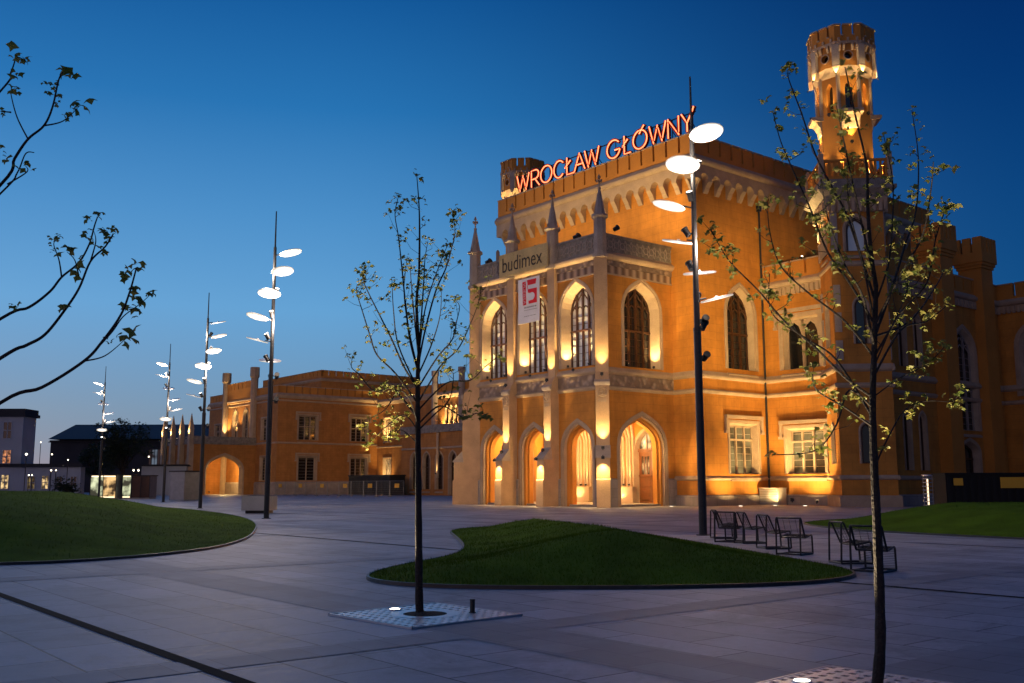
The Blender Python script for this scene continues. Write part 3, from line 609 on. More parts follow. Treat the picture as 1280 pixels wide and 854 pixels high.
# corner tower: square base set at 45 degrees, balcony, eight-sided shaft and crown
def tower(cx, cy, full=True, rs=.88):
    c = Vector((cx, cy, 0)); q45 = math.pi/4
    T1, T2 = Vector((1, 1, 0)).normalized(), Vector((1, -1, 0)).normalized()
    hw = 1.9
    root = MB()
    for nd, sd in ((T2, T1), (-T1, T2), (-T2, -T1), (T1, -T2)):
        o = c+nd*hw
        hs = [hole(0, .42, 3., 5.2, 5.8), hole(0, .42, 11.4, 14., 14.7), hole(0, .75, 18.1, 19.6, 20.6)] if full else []
        root.panel(o, sd, [(-hw, 0), (hw, 0), (hw, 22.), (-hw, 22.)], hs)
    tw = root.build('corner_tower', 'plaster', st)
    if full:
        for nd, sd in ((T2, T1), (-T1, T2)):
            o = c+nd*hw
            window(o, sd, nd, 0, .42, 3., 5.2, 5.8, depth=.3, splay=.06, sw=.18, sill=False, glaz=False); window(o, sd, nd, 0, .42, 11.4, 14., 14.7, depth=.3, splay=.06, sw=.18, sill=False, glaz=False)
            window(o, sd, nd, 0, .75, 18.1, 19.6, 20.6, depth=.4, splay=.1, sw=.25, glaz=False, pane='glass_pale')
    runs = [(c+nd*hw-sd*hw, c+nd*hw+sd*hw, nd) for nd, sd in ((T2, T1), (-T1, T2), (-T2, -T1), (T1, -T2))]
    for prof in (PR8, PR9, [(0, 1.86), (.10, 1.9), (.15, 1.96), (.15, 2.04), (0, 2.2)], [(0, 0), (.2, 0), (.2, .72), (.1, .8), (0, .8)], [(0, 17.0), (.12, 17.1), (.12, 17.3), (0, 17.4)], [(0, 21.), (.1, 21.1), (.3, 21.9), (.3, 22.), (0, 22.)]):
        mo = MB()
        for a, b, nd in runs:
            sd = (b-a).normalized(); x = max(d for d, _ in prof)
            mo.prism([a-sd*x*.98+nd*d+Z*z for d, z in prof], b-a+sd*x*1.96)
        mo.build('tower_moulding', 'stone', tw)
    for a, b, nd in runs:
        sd = (b-a).normalized()
        for z in (10.2, 12.2, 14.2, 18., 19.6):
            MB().obox(a+sd*.3+nd*.04+Z*(z+.75), sd*.24, nd*.05, Z*.7).build('quoin', 'stone_grey', tw)
    dent = MB()
    for a, b, nd in runs:
        sd = (b-a).normalized()
        for i in range(8): dent.obox(a+sd*(.24+i*.475)+nd*.2+Z*21.35, sd*.12, nd*.2, Z*.4)
    dent.build('tower_corbel', 'stone', tw)
    # balcony
    bl = MB(); B4 = 2.5
    def dia(r, z0, z1, mb, r1=None):
        mb.frustum(c, r*1.41421, (r1 or r)*1.41421, z0, z1, 4, 0.)
    dia(2.2, 22.0, 22.5, bl, 2.7); dia(2.75, 22.5, 22.75, bl); dia(2.5, 22.75, 23.3, bl)
    bo = bl.build('balcony', 'stone_dark', tw)
    ra = MB()
    for nd, sd in ((T2, T1), (-T1, T2), (-T2, -T1), (T1, -T2)):
        o = c+nd*(B4-.12)
        ra.obox(o+Z*23.42, sd*(B4-.2), nd*.09, Z*.1); ra.obox(o+Z*24.68, sd*(B4-.2), nd*.11, Z*.08)
        for i in range(13): 
            x = -B4+.35+i*(2*B4-.7)/12; ra.obox(o+sd*x+Z*24.05, sd*.075, nd*.06, Z*.56)
        posts = MB(); posts.obox(o+sd*(B4-.1)+Z*24.2, sd*.17, nd*.17, Z*.95); posts.frustum((o+sd*(B4-.1)), .26, .05, 25.15, 25.4, 4, 0.); posts.build('post', 'stone', bo)
    ra.build('railing', 'plaster_plain', bo)
    # shaft, eight sided: flat faces at 0, 45, 90 ...
    n8 = math.pi/8
    a8 = lambda ap: ap/math.cos(n8)
    sh = MB(); APS = 2.02; fw = APS*math.tan(n8)
    slit = MB()
    for k in range(8):
        t = k*q45; nd = Vector((math.cos(t), math.sin(t), 0)); sd = Vector((-nd.y, nd.x, 0)); o = c+nd*APS
        h = arch(0, .3, 29.3, 31.1, 31.75, 5)
        sh.panel(o, sd, [(-fw, 23.3), (fw, 23.3), (fw, 32.4), (-fw, 32.4)], [h])
        sh.ring(o, sd, nd, h, 0, h, -.5); slit.panel(o, sd, h, (), nd, .5)
    so_ = sh.build('tower_shaft', 'plaster_plain', tw); 
    rb = MB()
    for k in range(8):
        t = (k+.5)*q45; p = c+Vector((math.cos(t), math.sin(t), 0))*a8(APS)
        rb.tube([p+Z*29.2, p+Z*32.4], .17, 6)
    rb.build('corner_shaft', 'stone', tw); slit.build('slit_window', 'glass', tw)
    for k in range(4):
        br = MB(); t = (2*k+1)*q45; nd = Vector((math.cos(t), math.sin(t), 0)); sd = Vector((-nd.y, nd.x, 0)); o = c+nd*(APS-.1)
        prof = [(0, 27.7), (.15, 27.75), (.28, 28.3), (.55, 28.75), (.75, 28.85), (.8, 29.1), (0, 29.1)]
        br.prism([o+nd*d+Z*z-sd*.75 for d, z in prof], sd*1.5); br.prism([o+nd*d+Z*z-sd*.95 for d, z in ((0, 28.8), (.9, 28.85), (.95, 29.0), (.95, 29.15), (0, 29.15))], sd*1.9)
        br.build('bracket_balcony', 'stone', tw)
    cr = MB(); APC = 2.45; fc = APC*math.tan(n8); holes_ = MB(); trm = MB(); para = MB(); cop = MB()
    for k in range(8):
        t = k*q45; nd = Vector((math.cos(t), math.sin(t), 0)); sd = Vector((-nd.y, nd.x, 0)); o = c+nd*APC
        circ = [(.33*math.cos(a), 33.75+.33*math.sin(a)) for a in [j*math.pi/7 for j in range(14)]]
        cr.panel(o, sd, [(-fc, 32.75), (0, 32.95), (fc, 32.75), (fc, 34.9), (-fc, 34.9)], [circ]); cr.ring(o, sd, nd, circ, 0, circ, -.4); holes_.panel(o, sd, circ, (), nd, .4)
        rr = [(x*1.25, 33.75+(z-33.75)*1.25) for x, z in circ]; trm.ring(o, sd, nd, rr, .05, circ, .05).ring(o, sd, nd, rr, 0, rr, .05)
        # sloped corbel under the crown
        a1 = o+sd*fc+Z*32.75; a0 = o-sd*fc+Z*32.75; mid = o+Z*32.95; fs_ = APS*math.tan(n8); oi = c+nd*APS
        trm.add((oi-sd*fs_+Z*32.2, oi+sd*fs_+Z*32.2, a1, mid)); trm.add((oi-sd*fs_+Z*32.2, mid, a0))
        # brackets and cornice
        AP2 = 2.62; f2 = AP2*math.tan(n8); o2 = c+nd*AP2
        for x in (-.7, -.35, .35, .7): trm.prism([o+sd*(x-.1)+nd*d+Z*z for d, z in ((0, 34.15), (.06, 34.15), (.22, 34.5), (.22, 34.75), (0, 34.75))], sd*.2)
        trm.prism([o2-sd*f2+Z*34.72, o2+sd*f2+Z*34.72, o2+sd*f2+Z*34.92, o2-sd*f2+Z*34.92], -nd*.5)
        for x in (-.75, 0, .75): trm.obox(o2+sd*x+nd*.03+Z*35.05, sd*.09, nd*.05, Z*.14)
        AP3 = 2.58; f3 = AP3*math.tan(n8); o3 = c+nd*AP3
        segs = [(-f3, -.55), (-.37, .37), (.55, f3)]
        para.obox(o3-nd*.18+Z*35.17, sd*f3, nd*.18, Z*.25)
        for x0, x1 in segs:
            para.obox(o3+sd*(x0+x1)/2-nd*.18+Z*35.85, sd*(x1-x0)/2, nd*.18, Z*.43); cop.obox(o3+sd*(x0+x1)/2-nd*.15+Z*36.32, sd*((x1-x0)/2+.02), nd*.26, Z*.05)
        for x in (-.46, .46): trm.obox(o3+sd*x+nd*.03+Z*35.4, sd*.1, nd*.08, Z*.05)
        p = c+Vector((math.cos(t+n8), math.sin(t+n8), 0))*(a8(APC)-.04); dv = Vector((math.cos(t+n8), math.sin(t+n8), 0)); ds = Vector((-dv.y, dv.x, 0))
        MB().obox(p+Z*33.75, ds*.3, dv*.16, Z*.95).build('crown_pilaster', 'stone_grey', tw)
        trm.prism([p-ds*.34+dv*.18+Z*32.82, p+ds*.34+dv*.18+Z*32.82, p+dv*.18+Z*32.2], -dv*.4)
    cro = cr.build('crown', 'plaster_plain', tw); holes_.build('round_opening', 'glass', tw); trm.build('crown_trim', 'stone', tw); 
    para.build('crown_battlement', 'plaster_plain', tw); cop.build('crown_coping', 'stone', tw)
    MB().frustum(c, 2.3, 2.3, 34.9, 35.0, 8, n8).build('crown_floor', 'roof', tw)
    for ch in tw.children:   # final proportions of shaft and crown
        if ch.name.split('.')[0] in ('tower_shaft', 'corner_shaft', 'slit_window', 'bracket_balcony', 'crown', 'round_opening', 'crown_trim', 'crown_pilaster', 'crown_battlement', 'crown_coping', 'crown_floor'):
            for v in ch.data.vertices: v.co = Vector((c.x+(v.co.x-c.x)*rs, c.y+(v.co.y-c.y)*rs, 23.3+(v.co.z-23.3)*.908))
    return c
TC = tower(10.9, 15.05); TC2 = tower(-27.5, 15.6, False, .86)
# ---------------------------------------------------------------- left wing: long recessed range
lw = MB()
LV, AV = 42., 36.
tri = [(-78.3+i*1.25, .42, 11.2, 13.2, 14.) for i in range(4)]
lw.panel((0, LV, 0), X, [(-99.3, 0), (-20.3, 0), (-20.3, 15.8), (-99.3, 15.8)], [hole(-95.9, 1.1, 9.3, 13.0, 13.0), hole(-95.9, 1.1, 2.4, 6., 6.)]+[hole(*q) for q in tri])
lw.build('left_wing_wall', 'brickwall', st)
for q in (9.3, 2.4): window((0, LV, 0), X, -Y_, -95.9, 1.1, q, q+3.65, q+3.65, depth=.35, splay=.1, sw=.25, mull=(-.35, .35), trans=(), pane='room_warm' if q < 5 else 'glass', frame='stone')
for q in tri: window((0, LV, 0), X, -Y_, *q, depth=.35, splay=.06, sw=.14, sill=False, glaz=False)
ar = MB(); arw = [(-78.5+i*3.4, .85, .9 if i < 3 else .1, 5.2, 6.4) for i in range(6)]
ar.panel((0, AV, 0), X, [(-82, 0), (-20.3, 0), (-20.3, 9.4), (-82, 9.4)], [hole(*q) for q in arw]); ar.panel((-82, 0, 0), Y_, [(AV, 0), (LV, 0), (LV, 9.4), (AV, 9.4)])
ar.build('arcade_wall', 'brickwall', st)
for q in arw: window((0, AV, 0), X, -Y_, *q, depth=.5, splay=.1, sw=.25, mull=(0,), trans=(4.2,), sill=q[2] > .5)
MB().box(-82, -20.4, AV-.35, LV, 9.35, 9.6).box(-82, -20.4, AV-.3, AV-.1, 9.6, 10.5).build('arcade_parapet', 'stone_dark', st)
strip('string_course', [((-82, AV, 0), (-20.3, AV, 0), -Y_)], [(0, 6.9), (.14, 6.95), (.14, 7.1), (0, 7.2)], 'stone'); strip('string_course', [((-99.3, LV, 0), (-82, LV, 0), -Y_)], [(0, 7.9), (.14, 7.95), (.14, 8.1), (0, 8.2)], 'stone')
lrun = [((-99.3, LV, 0), (-20.4, LV, 0), -Y_)]
strip('cornice', lrun, [(0, 15.3), (.1, 15.35), (.35, 15.8), (.35, 15.95), (0, 16.3)], 'stone')
merlons('battlement', lrun, 15.9, 16.5, 17.6, .4, 1.5, .25)
MB().box(-99.2, -20.5, LV+.4, LV+14, 15.9, 16.).build('left_wing_roof', 'roof', st)
for u in (-81.2, -73.9, -60., -46.): MB().frustum((u, LV-.35), .55, .55, 9.6, 17.8, 8, .39).frustum((u, LV-.35), .5, .5, 17.8, 19., 8, .39).frustum((u, LV-.35), .62, .62, 19., 19.8, 8, .39).build('turret', 'stone_grey', st)
# end pavilion
PU, PV0, PV1, PL = -99.3, 23.1, 46., -127.6
pv = MB()
psd = [(28.6, 1.7, 8.95, 13., 13.), (38.4, 1.6, 8.95, 13., 13.), (28.6, 1.6, 2.3, 6.2, 6.2), (38.4, 1.6, 2.3, 6.2, 6.2)]
pfr = [(-103.9, 1.35, 8.95, 12.6, 12.6), (-103.9, 1.35, 2.3, 6.2, 6.2), (-123.5, 1.3, 8.95, 12.4, 12.4), (-115.9, 1., 9.4, 13.2, 14.6), (-111.6, 1., 9.4, 13.2, 14.6)]
pv.panel((PU, 0, 0), Y_, [(PV0, 0), (PV1, 0), (PV1, 16.), (PV0, 16.)], [hole(*q) for q in psd]); pv.panel((0, PV0, 0), X, [(PL, 0), (PU, 0), (PU, 16.), (PL, 16.)], [hole(*q) for q in pfr])
pv.panel((PL, 0, 0), Y_, [(PV0, 0), (PV1, 0), (PV1, 16.), (PV0, 16.)])
pv.build('pavilion_wall', 'brickwall', st)
for i, q in enumerate(psd): window((PU, 0, 0), Y_, X, *q, depth=.4, splay=.12, sw=.28, mull=(-.5, .5) if i != 2 else (0,), trans=(11.2,) if q[2] > 5 else (), hood=True, frame='stone')
for i, q in enumerate(pfr): window((0, PV0, 0), X, -Y_, *q, depth=.4, splay=.1, sw=.25, mull=(0,), trans=(11.2,) if q[2] > 5 else (), frame='stone')
pr_ = [((PL, PV0, 0), (PU, PV0, 0), -Y_), ((PU, PV0, 0), (PU, PV1, 0), X)]
for a, b in ((8.28, 8.6), (15.2, 15.3)): strip('string_course', pr_, [(0, a), (.12, a+.05), (.12, a+.2), (0, a+.3)], 'stone')
strip('cornice', pr_, [(0, 15.7), (.15, 15.75), (.4, 16.1), (.4, 16.25), (0, 16.6)], 'stone'); strip('plinth', pr_, [(0, 0), (.15, 0), (.15, 1.9), (0, 2.1)], 'stone_grey')
merlons('battlement', pr_, 16.2, 16.6, 17.75, .4, 1.4, .25)
merlons('gable_battlement', [((-119.2, PV0-.3, 0), (-108.2, PV0-.3, 0), -Y_)], 15.8, 18.2, 19.3, .5, 1.6, .25)
for u in (-119.6, -107.9): MB().frustum((u, PV0-.3), .62, .62, 0, 19.6, 8, .39).frustum((u, PV0-.3), .62, .8, 19.6, 19.9, 8, .39).frustum((u, PV0-.3), .8, .78, 19.9, 21.5, 8, .39).build('turret', 'stone', st)
MB().box(PL+.2, PU-.2, PV0+.2, PV1, 16.1, 16.3).build('pavilion_roof', 'roof', st)
MB().box(-124, -101., 31.8, 52, 16.3, 20.0).build('upper_storey', 'brickwall', st)
ur = [((-124, 31.8, 0), (-101., 31.8, 0), -Y_), ((-101., 31.8, 0), (-101., 52, 0), X)]
strip('cornice', ur, [(0, 19.2), (.1, 19.2), (.25, 19.5), (0, 19.7)], 'stone'); merlons('battlement', ur, 20., 20.2, 21.0, .4, 1.4, .25)
# its low porch
PQ0, PQ1, PF = -119.6, -107.2, 12.4
pp = MB(); pj = MB()
pah = (PF+5.3, 3.2, 3.9, 6.6)
pp.panel((PQ1, 0, 0), Y_, [(PF, 0), (PV0, 0), (PV0, 8.2), (PF, 8.2)], [arch(pah[0], pah[1], .002, pah[2], pah[3])])
fa = [(PQ0+2.2+4*i, 1.35, 4.0, 6.0) for i in range(3)]
pp.panel((0, PF, 0), X, [(PQ0, 0), (PQ1, 0), (PQ1, 8.2), (PQ0, 8.2)], [arch(c, w, .002, a, b) for c, w, a, b in fa])
pp.add(((PQ0, PF, 8.2), (PQ1, PF, 8.2), (PQ1, PV0, 8.2), (PQ0, PV0, 8.2))); pp.panel((PQ0, 0, 0), Y_, [(PF, 0), (PV0, 0), (PV0, 8.2), (PF, 8.2)])
pp.build('side_porch_wall', 'brickwall', st)
for A, da, B_, db in ((0., .06, .0, 0.), (.25, .06, 0., .06), (0., 0, -.4, -.6)):
    pj.ring((PQ1, 0, 0), Y_, X, arch(pah[0], pah[1]+A, 0, pah[2], pah[3]+A), da, arch(pah[0], pah[1]+B_, 0, pah[2], pah[3]+B_), db)
    for c, w, a, b in fa: pj.ring((0, PF, 0), X, -Y_, arch(c, w+A, 0, a, b+A), da, arch(c, w+B_, 0, a, b+B_), db)
pj.build('side_porch_moulding', 'stone', st)
strip('side_porch_parapet', [((PQ0, PF, 0), (PQ1, PF, 0), -Y_), ((PQ1, PF, 0), (PQ1, PV0, 0), X)], [(0, 8.2), (.15, 8.2), (.25, 8.4), (.12, 8.6), (.12, 9.5), (0, 9.5)], 'stone_dark')
for u in [PQ0-.2+4*i+.2 for i in range(4)]:
    c = Vector((u, PF-.4, 0)); mb = MB().obox(c+Z*4.5, X*.4, Y_*.4, Z*4.5).obox(c+Z*2-Y_*.4, X*.4, Y_*.35, Z*2); o = mb.build('buttress', 'stone', st)
    MB().frustum(c, .5, .5, 9, 10.6, 4, .785).frustum(c, .55, .03, 10.6, 13.2, 4, .785).build('pinnacle', 'stone', o)
# ================================================================ ROOF SIGN
sg = empty('rooftop_sign', S(-8.2, 7.9, 28.0), -YAW)
tag(sg, 'red neon letter sign on a lattice frame along the front battlement of the hall', 'sign')
def arcp(cx, cy, rx, ry, a0, a1, n=16): return [(cx+rx*math.cos(R(a0+(a1-a0)*i/n)), cy+ry*math.sin(R(a0+(a1-a0)*i/n))) for i in range(n+1)]
GL = {  # strokes in a unit box, x 0..1, y 0..1
 'W': [[(0, 1), (.25, 0), (.5, .92), (.75, 0), (1, 1)]],
 'R': [[(0, 0), (0, 1), (.5, 1)] + arcp(.5, .73, .42, .27, 90, -90, 10) + [(0, .46)], [(.45, .46), (1, 0)]],
 'O': [arcp(.5, .5, .5, .5, 0, 360, 28)],
 'C': [arcp(.55, .5, .55, .5, 42, 318, 22)],
 'Ł': [[(.18, 1), (.18, 0), (1, 0)], [(-.08, .42), (.62, .78)]],
 'A': [[(0, 0), (.5, 1), (1, 0)], [(.2, .36), (.8, .36)]],
 'G': [arcp(.52, .5, .52, .5, 40, 345, 22) + [(1.0, .42), (.62, .42)]],
 'Ó': [arcp(.5, .5, .5, .5, 0, 360, 28), [(.45, .82), (.8, 1.22)]],
 'N': [[(0, 0), (0, 1), (1, 0), (1, 1)]],
 'Y': [[(0, 1), (.5, .45), (1, 1)], [(.5, .45), (.5, 0)], [(.5, .45), (1.0, 1.0), (1.12, 1.2)]],
}
word = [('W', -18.94, -17.19), ('R', -16.85, -15.75), ('O', -15.55, -14.02), ('C', -13.73, -12.5), ('Ł', -12.2, -11.15), ('A', -11.05, -9.72), ('W', -9.72, -7.95), ('G', -6.97, -5.5), ('Ł', -5.1, -4.25), ('Ó', -3.93, -2.4), ('W', -2.14, -.35), ('N', -.12, .98), ('Y', 1.28, 2.4)]
ZB, ZH = .62, 1.55
for ch, a, b in word:
    back = MB(); tb = MB()
    for stk in GL[ch]:
        pts = [Vector((a+8.2+x*(b-a), -.12, ZB+y*ZH)) for x, y in stk]
        tb.tube(pts, .052, 6)
        bp_ = [p+Vector((0, .16, 0)) for p in pts]
        for p, q in zip(bp_, bp_[1:]):
            d = (q-p); n = Vector((-d.z, 0, d.x)).normalized()
            back.obox((p+q)/2, d/2+d.normalized()*.05, n*.12, Vector((0, .07, 0)))
            for s_ in (-1, 1): back.obox((p+q)/2+n*.13*s_-Vector((0, .1, 0)), d/2, n*.012, Vector((0, .11, 0)))
    o = back.build('letter', 'neon_channel', sg); tb.build('neon_tube', 'neon', o)
fr = MB()
for z in (ZB-.1, ZB+ZH*.98): fr.tube([(-10.9, .16, z), (10.7, .16, z)], .05, 6)
for i in range(11):
    x = -10.6+i*2.1; fr.tube([(x, .16, -.05), (x, .16, ZB+ZH)], .04, 6); fr.tube([(x, .16, ZB+.6), (x, 1.6, -.05)], .035, 6)
fr.build('frame', 'metal_post', sg)
# ================================================================ BANNERS
bt = empty('cloth_banner', S(-7.75, -.86, 17.95), -YAW); tag(bt, 'tan cloth banner with dark lettering hung across the porch parapet between two pinnacles', 'banner')
def cloth(name, mat, w, h, nx, nz, amp, parent, seed, sag=.0, thick=.012):
    rnd = random.Random(seed); ph = [rnd.uniform(0, 6) for _ in range(4)]
    f = lambda x, z: (x, -amp*(1+math.sin(x*2.1+z*.9+ph[0])+.6*math.sin(x*4.3-z*1.7+ph[1])+.5*math.sin(z*2.6+ph[2])), z-sag*4*(x/w)*(1-x/w)*(z/h))
    mb = MB(); P = [[Vector(f(w*i/nx, h*k/nz)) for i in range(nx+1)] for k in range(nz+1)]
    off = Vector((0, thick, 0))
    for k in range(nz):
        for i in range(nx):
            mb.add((P[k][i], P[k][i+1], P[k+1][i+1], P[k+1][i])); mb.add((P[k+1][i]+off, P[k+1][i+1]+off, P[k][i+1]+off, P[k][i]+off))
    ed = [P[0][i] for i in range(nx+1)]+[P[k][nx] for k in range(1, nz+1)]+[P[nz][i] for i in range(nx-1, -1, -1)]+[P[k][0] for k in range(nz-1, 0, -1)]
    mb.quads(ed, [p+off for p in ed])
    return mb.build(name, mat, parent, True), f
def drape(o, f, dx, dz, flip=1):
    for v in o.data.vertices:
        x, z = v.co.x+dx, v.co.y+dz; p = f(x, z); v.co = Vector((p[0], p[1]-.03-.004*v.co.z/.01, p[2]))
    o.data.update()
bo_, f1 = cloth('cloth', 'banner_tan', 5.9, 1.85, 24, 8, .012, bt, 3, .0)
bo_.location = (-2.9, -.02, 0)
t1 = text_mesh('budimex', 1.7, 'lettering', 'ink_dark', bt, .004); 
xs = [v.co.x for v in t1.data.vertices]; sc_ = 4.85/(max(xs)-min(xs))
for v in t1.data.vertices: v.co.x = (v.co.x-min(xs))*sc_; v.co.y *= 1.0
drape(t1, f1, .42, .36); t1.location = (-2.9, -.02, 0)
bw_ = empty('cloth_banner', S(-8.6, -.62, 13.95), -YAW); tag(bw_, 'white hanging banner with big red numeral below the tan cloth banner', 'banner')
bo2, f2 = cloth('cloth', 'banner_white', 2.55, 4.3, 12, 18, .012, bw_, 9); 
ink = MB()
# red numeral block: a 5 with a round bowl, and a red vertical strip with pale letters beside it
def poly(mb, pts, y=-.02): mb.add([Vector((x, y, z)) for x, z in pts])
def sub(mb, rings):
    loops = [[Vector((x, z, 0)) for x, z in r] for r in rings]; flat = [p for l in loops for p in l]; b0 = len(mb.v)
    mb.v += [(p.x, 0, p.y) for p in flat]
    for t in tessellate_polygon(loops): mb.f.append(tuple(b0+i for i in t))
five = [(1.15, 4.1), (2.2, 4.1), (2.1, 3.62), (1.55, 3.62), (1.5, 3.2), (2.25, 3.2), (2.25, 1.85), (1.35, 1.85), (1.3, 2.2), (1.5, 2.2)] + arcp(1.72, 2.52, .34, .36, 225, -110+360-20, 3)[:1] + arcp(1.74, 2.52, .33, .36, 300, 520, 14)[::1] + [(1.25, 2.95), (1.25, 3.62)]
sub(ink, [[(1.12, 4.1), (2.2, 4.1), (2.12, 3.6), (1.2, 3.6)]])
sub(ink, [[(1.22, 3.2), (2.28, 3.2), (2.28, 1.8), (1.3, 1.8), (1.28, 2.1), (1.5, 2.1)] + arcp(1.68, 2.48, .36, .38, -110, 130, 14) + [(1.4, 2.86), (1.24, 2.86)]])
sub(ink, [[(1.12, 3.6), (1.2, 3.6), (1.3, 2.95), (1.22, 3.2)]])
sub(ink, [[(.55, 4.0), (.98, 4.0), (1.0, 1.75), (.6, 1.75)]])
io = ink.build('numeral', 'ink_red', bw_)
for v in io.data.vertices: p = f2(v.co.x, v.co.z); v.co = Vector((p[0], p[1]-.03, p[2]))
tw_ = text_mesh('VUEBSA', .42, 'lettering', 'banner_white', bw_, .002)
xs = [v.co.x for v in tw_.data.vertices]; k = 2.1/(max(xs)-min(xs))
for v in tw_.data.vertices: v.co = Vector((.66+v.co.y, 3.92-(v.co.x-min(xs))*k, v.co.z))
for v in tw_.data.vertices: p = f2(v.co.x, v.co.y); v.co = Vector((p[0], p[1]-.04, p[2]))
rnd = random.Random(4)
for z, h in ((1.42, .13), (1.2, .05), (.62, .06)):
    ln_ = MB(); x = .75
    while x < 2.2:
        w = rnd.uniform(.05, .2); sub(ln_, [[(x, z), (x+w, z), (x+w, z+h), (x, z+h)]]); x += w+rnd.uniform(.03, .08)
    lo_ = ln_.build('small_print', 'ink_grey', bw_)
    for v in lo_.data.vertices: p = f2(v.co.x, v.co.z); v.co = Vector((p[0], p[1]-.03, p[2]))
for ch in bw_.children:
    for v in ch.data.vertices: 
        if ch.name.startswith('lettering'): v.co.z *= .82
        else: v.co.z *= .82
# ================================================================ UPLIGHTS ON THE BUILDING
hm = MB().box(-.11, .11, -.08, .08, -.12, .0).box(-.03, .03, -.04, .04, -.2, -.12).frustum((0, 0), .1, .12, 0., .06, 10); hme = hm.build('housing', 'metal_black'); HMESH = hme.data
lm = MB().frustum((0, 0), .085, .085, .062, .066, 10); lme = lm.build('lens', 'lens_warm'); LMESH = lme.data
bpy.data.objects.remove(hme); bpy.data.objects.remove(lme)
def uplight(label, group, loc, tgt, watts, deg, blend=.7, col=WARM, sc=1., cat='uplight', size=.05):
    p, t = S(*loc), S(*tgt); q = (t-p).to_track_quat('Z', 'Y')
    e_ = empty('uplight', p); e_.rotation_mode = 'QUATERNION'; e_.rotation_quaternion = q; e_.scale = (sc,)*3
    tag(e_, label, cat, group)
    for n_, me in (('housing', HMESH), ('lens', LMESH)):
        o = bpy.data.objects.new(n_, me); COL.objects.link(o); o.parent = e_
    d = (t-p).normalized()
    spot(p+d*.1*sc, t, watts, deg, blend, col, size)
BN = ['left', 'middle', 'right']
for i, c in enumerate(bays):
    for q, nm in ((-1, 'left'), (1, 'right')):
        uplight(f'small uplight at the {nm} jamb of the {BN[i]} tall window on the porch front', 'uplights on the window sills', (c+q*1.12, .12, 10.3), (c+q*1.42, .3, 13.4), 380, 84, 1., WARM, .8)
    uplight(f'small uplight standing on the sill below the {BN[i]} tall window of the porch front', 'uplights on the window sills', (c, -.40, 9.92), (c, .1, 17.0), 900, 44, .9, WARM, .8)
for q, nm in ((-1, 'left'), (1, 'right')):
    uplight(f'small uplight at the {nm} jamb of the tall window on the porch side wall', 'uplights on the window sills', (-.12, 4.2+q*1.33, 10.3), (-.3, 4.2+q*1.64, 13.4), 380, 84, 1., WARM, .8)
for u, nm in ((-9.95, 'left'), (-5.05, 'middle')):
    uplight(f'uplight on the upper slope of the {nm} porch buttress', 'uplights on the buttresses', (u, -.82, 9.35), (u, -.40, 12.6), 430, 60, 1.)
    uplight(f'uplight on the lower slope of the {nm} porch buttress', 'uplights on the buttresses', (u, -1.25, 4.15), (u, -.82, 6.8), 430, 66, 1.)
    uplight(f'small downlight under the lower slope of the {nm} porch buttress', 'uplights on the buttresses', (u, -1.92, 3.4), (u, -1.52, 1.4), 250, 90, 1.)
def dgp(d, z): return (-.12+dg.x*d, .12+dg.y*d, z)
uplight('uplight on the upper slope of the corner buttress', 'uplights on the buttresses', dgp(.82, 9.35), dgp(.40, 12.6), 430, 60, 1.)
uplight('uplight on the lower slope of the corner buttress', 'uplights on the buttresses', dgp(1.2, 4.15), dgp(.78, 6.8), 430, 66, 1.)
uplight('small downlight under the lower slope of the corner buttress', 'uplights on the buttresses', dgp(1.78, 3.4), dgp(1.38, 1.4), 250, 90, 1.)
# floodlights standing on the porch parapet, washing the hall front above
for i, u in enumerate((-13.5, -7.6, -2.7)):
    uplight(f'black floodlight standing on the porch parapet, {["far left", "middle", "right"][i]} of three against the hall wall', 'floodlights on the porch parapet', (u, .3, 20.0), (u, 7.3, 25.2), 420, 115, 1., WARM, 2.2)
uplight('black floodlight with a bright lens beside the corner pinnacle', 'floodlights on the porch parapet', (.15, 1.6, 20.3), (1.5, 7.5, 25), 480, 110, 1., WARM, 1.8)
# lights inside the porch
for i, c in enumerate(bays):
    e_ = empty('hanging_lantern', S(c, 3.9, 5.55)); tag(e_, f'glowing globe lantern hanging inside the porch behind the {BN[i]} arch', 'lantern', 'lanterns in the porch')
    MB().lathe((0, 0, 0), [(.0, -.2), (.15, -.14), (.2, 0), (.15, .14), (.0, .2)], 12).build('globe', 'lantern', e_, True)
    MB().tube([(0, 0, .2), (0, 0, 2.04)], .02, 6).frustum((0, 0), .14, .05, .18, .3, 10).build('stem', 'metal_black', e_)
    point(S(c, 3.9, 5.2), 330, WARM, .2)
for c in (-9.95, -5.05):
    nm = {-9.95: 'left', -5.05: 'right'}[c]
    for k in (-.6, 0., .6):
        uplight(f'small uplight on the stone bench of the {nm} pier inside the porch', f'uplights on the {nm} porch bench', (c+k, PD-.42, 1.62), (c+k*1.05, PD-.2, 6), 150, 46, .8, WARM, .7)
    uplight(f'floor light washing the stone bench of the {nm} pier inside the porch', 'floor lights in the porch', (c, PD-1.0, .35), (c, PD-.4, 1.5), 70, 100, .8, WARM, .7)
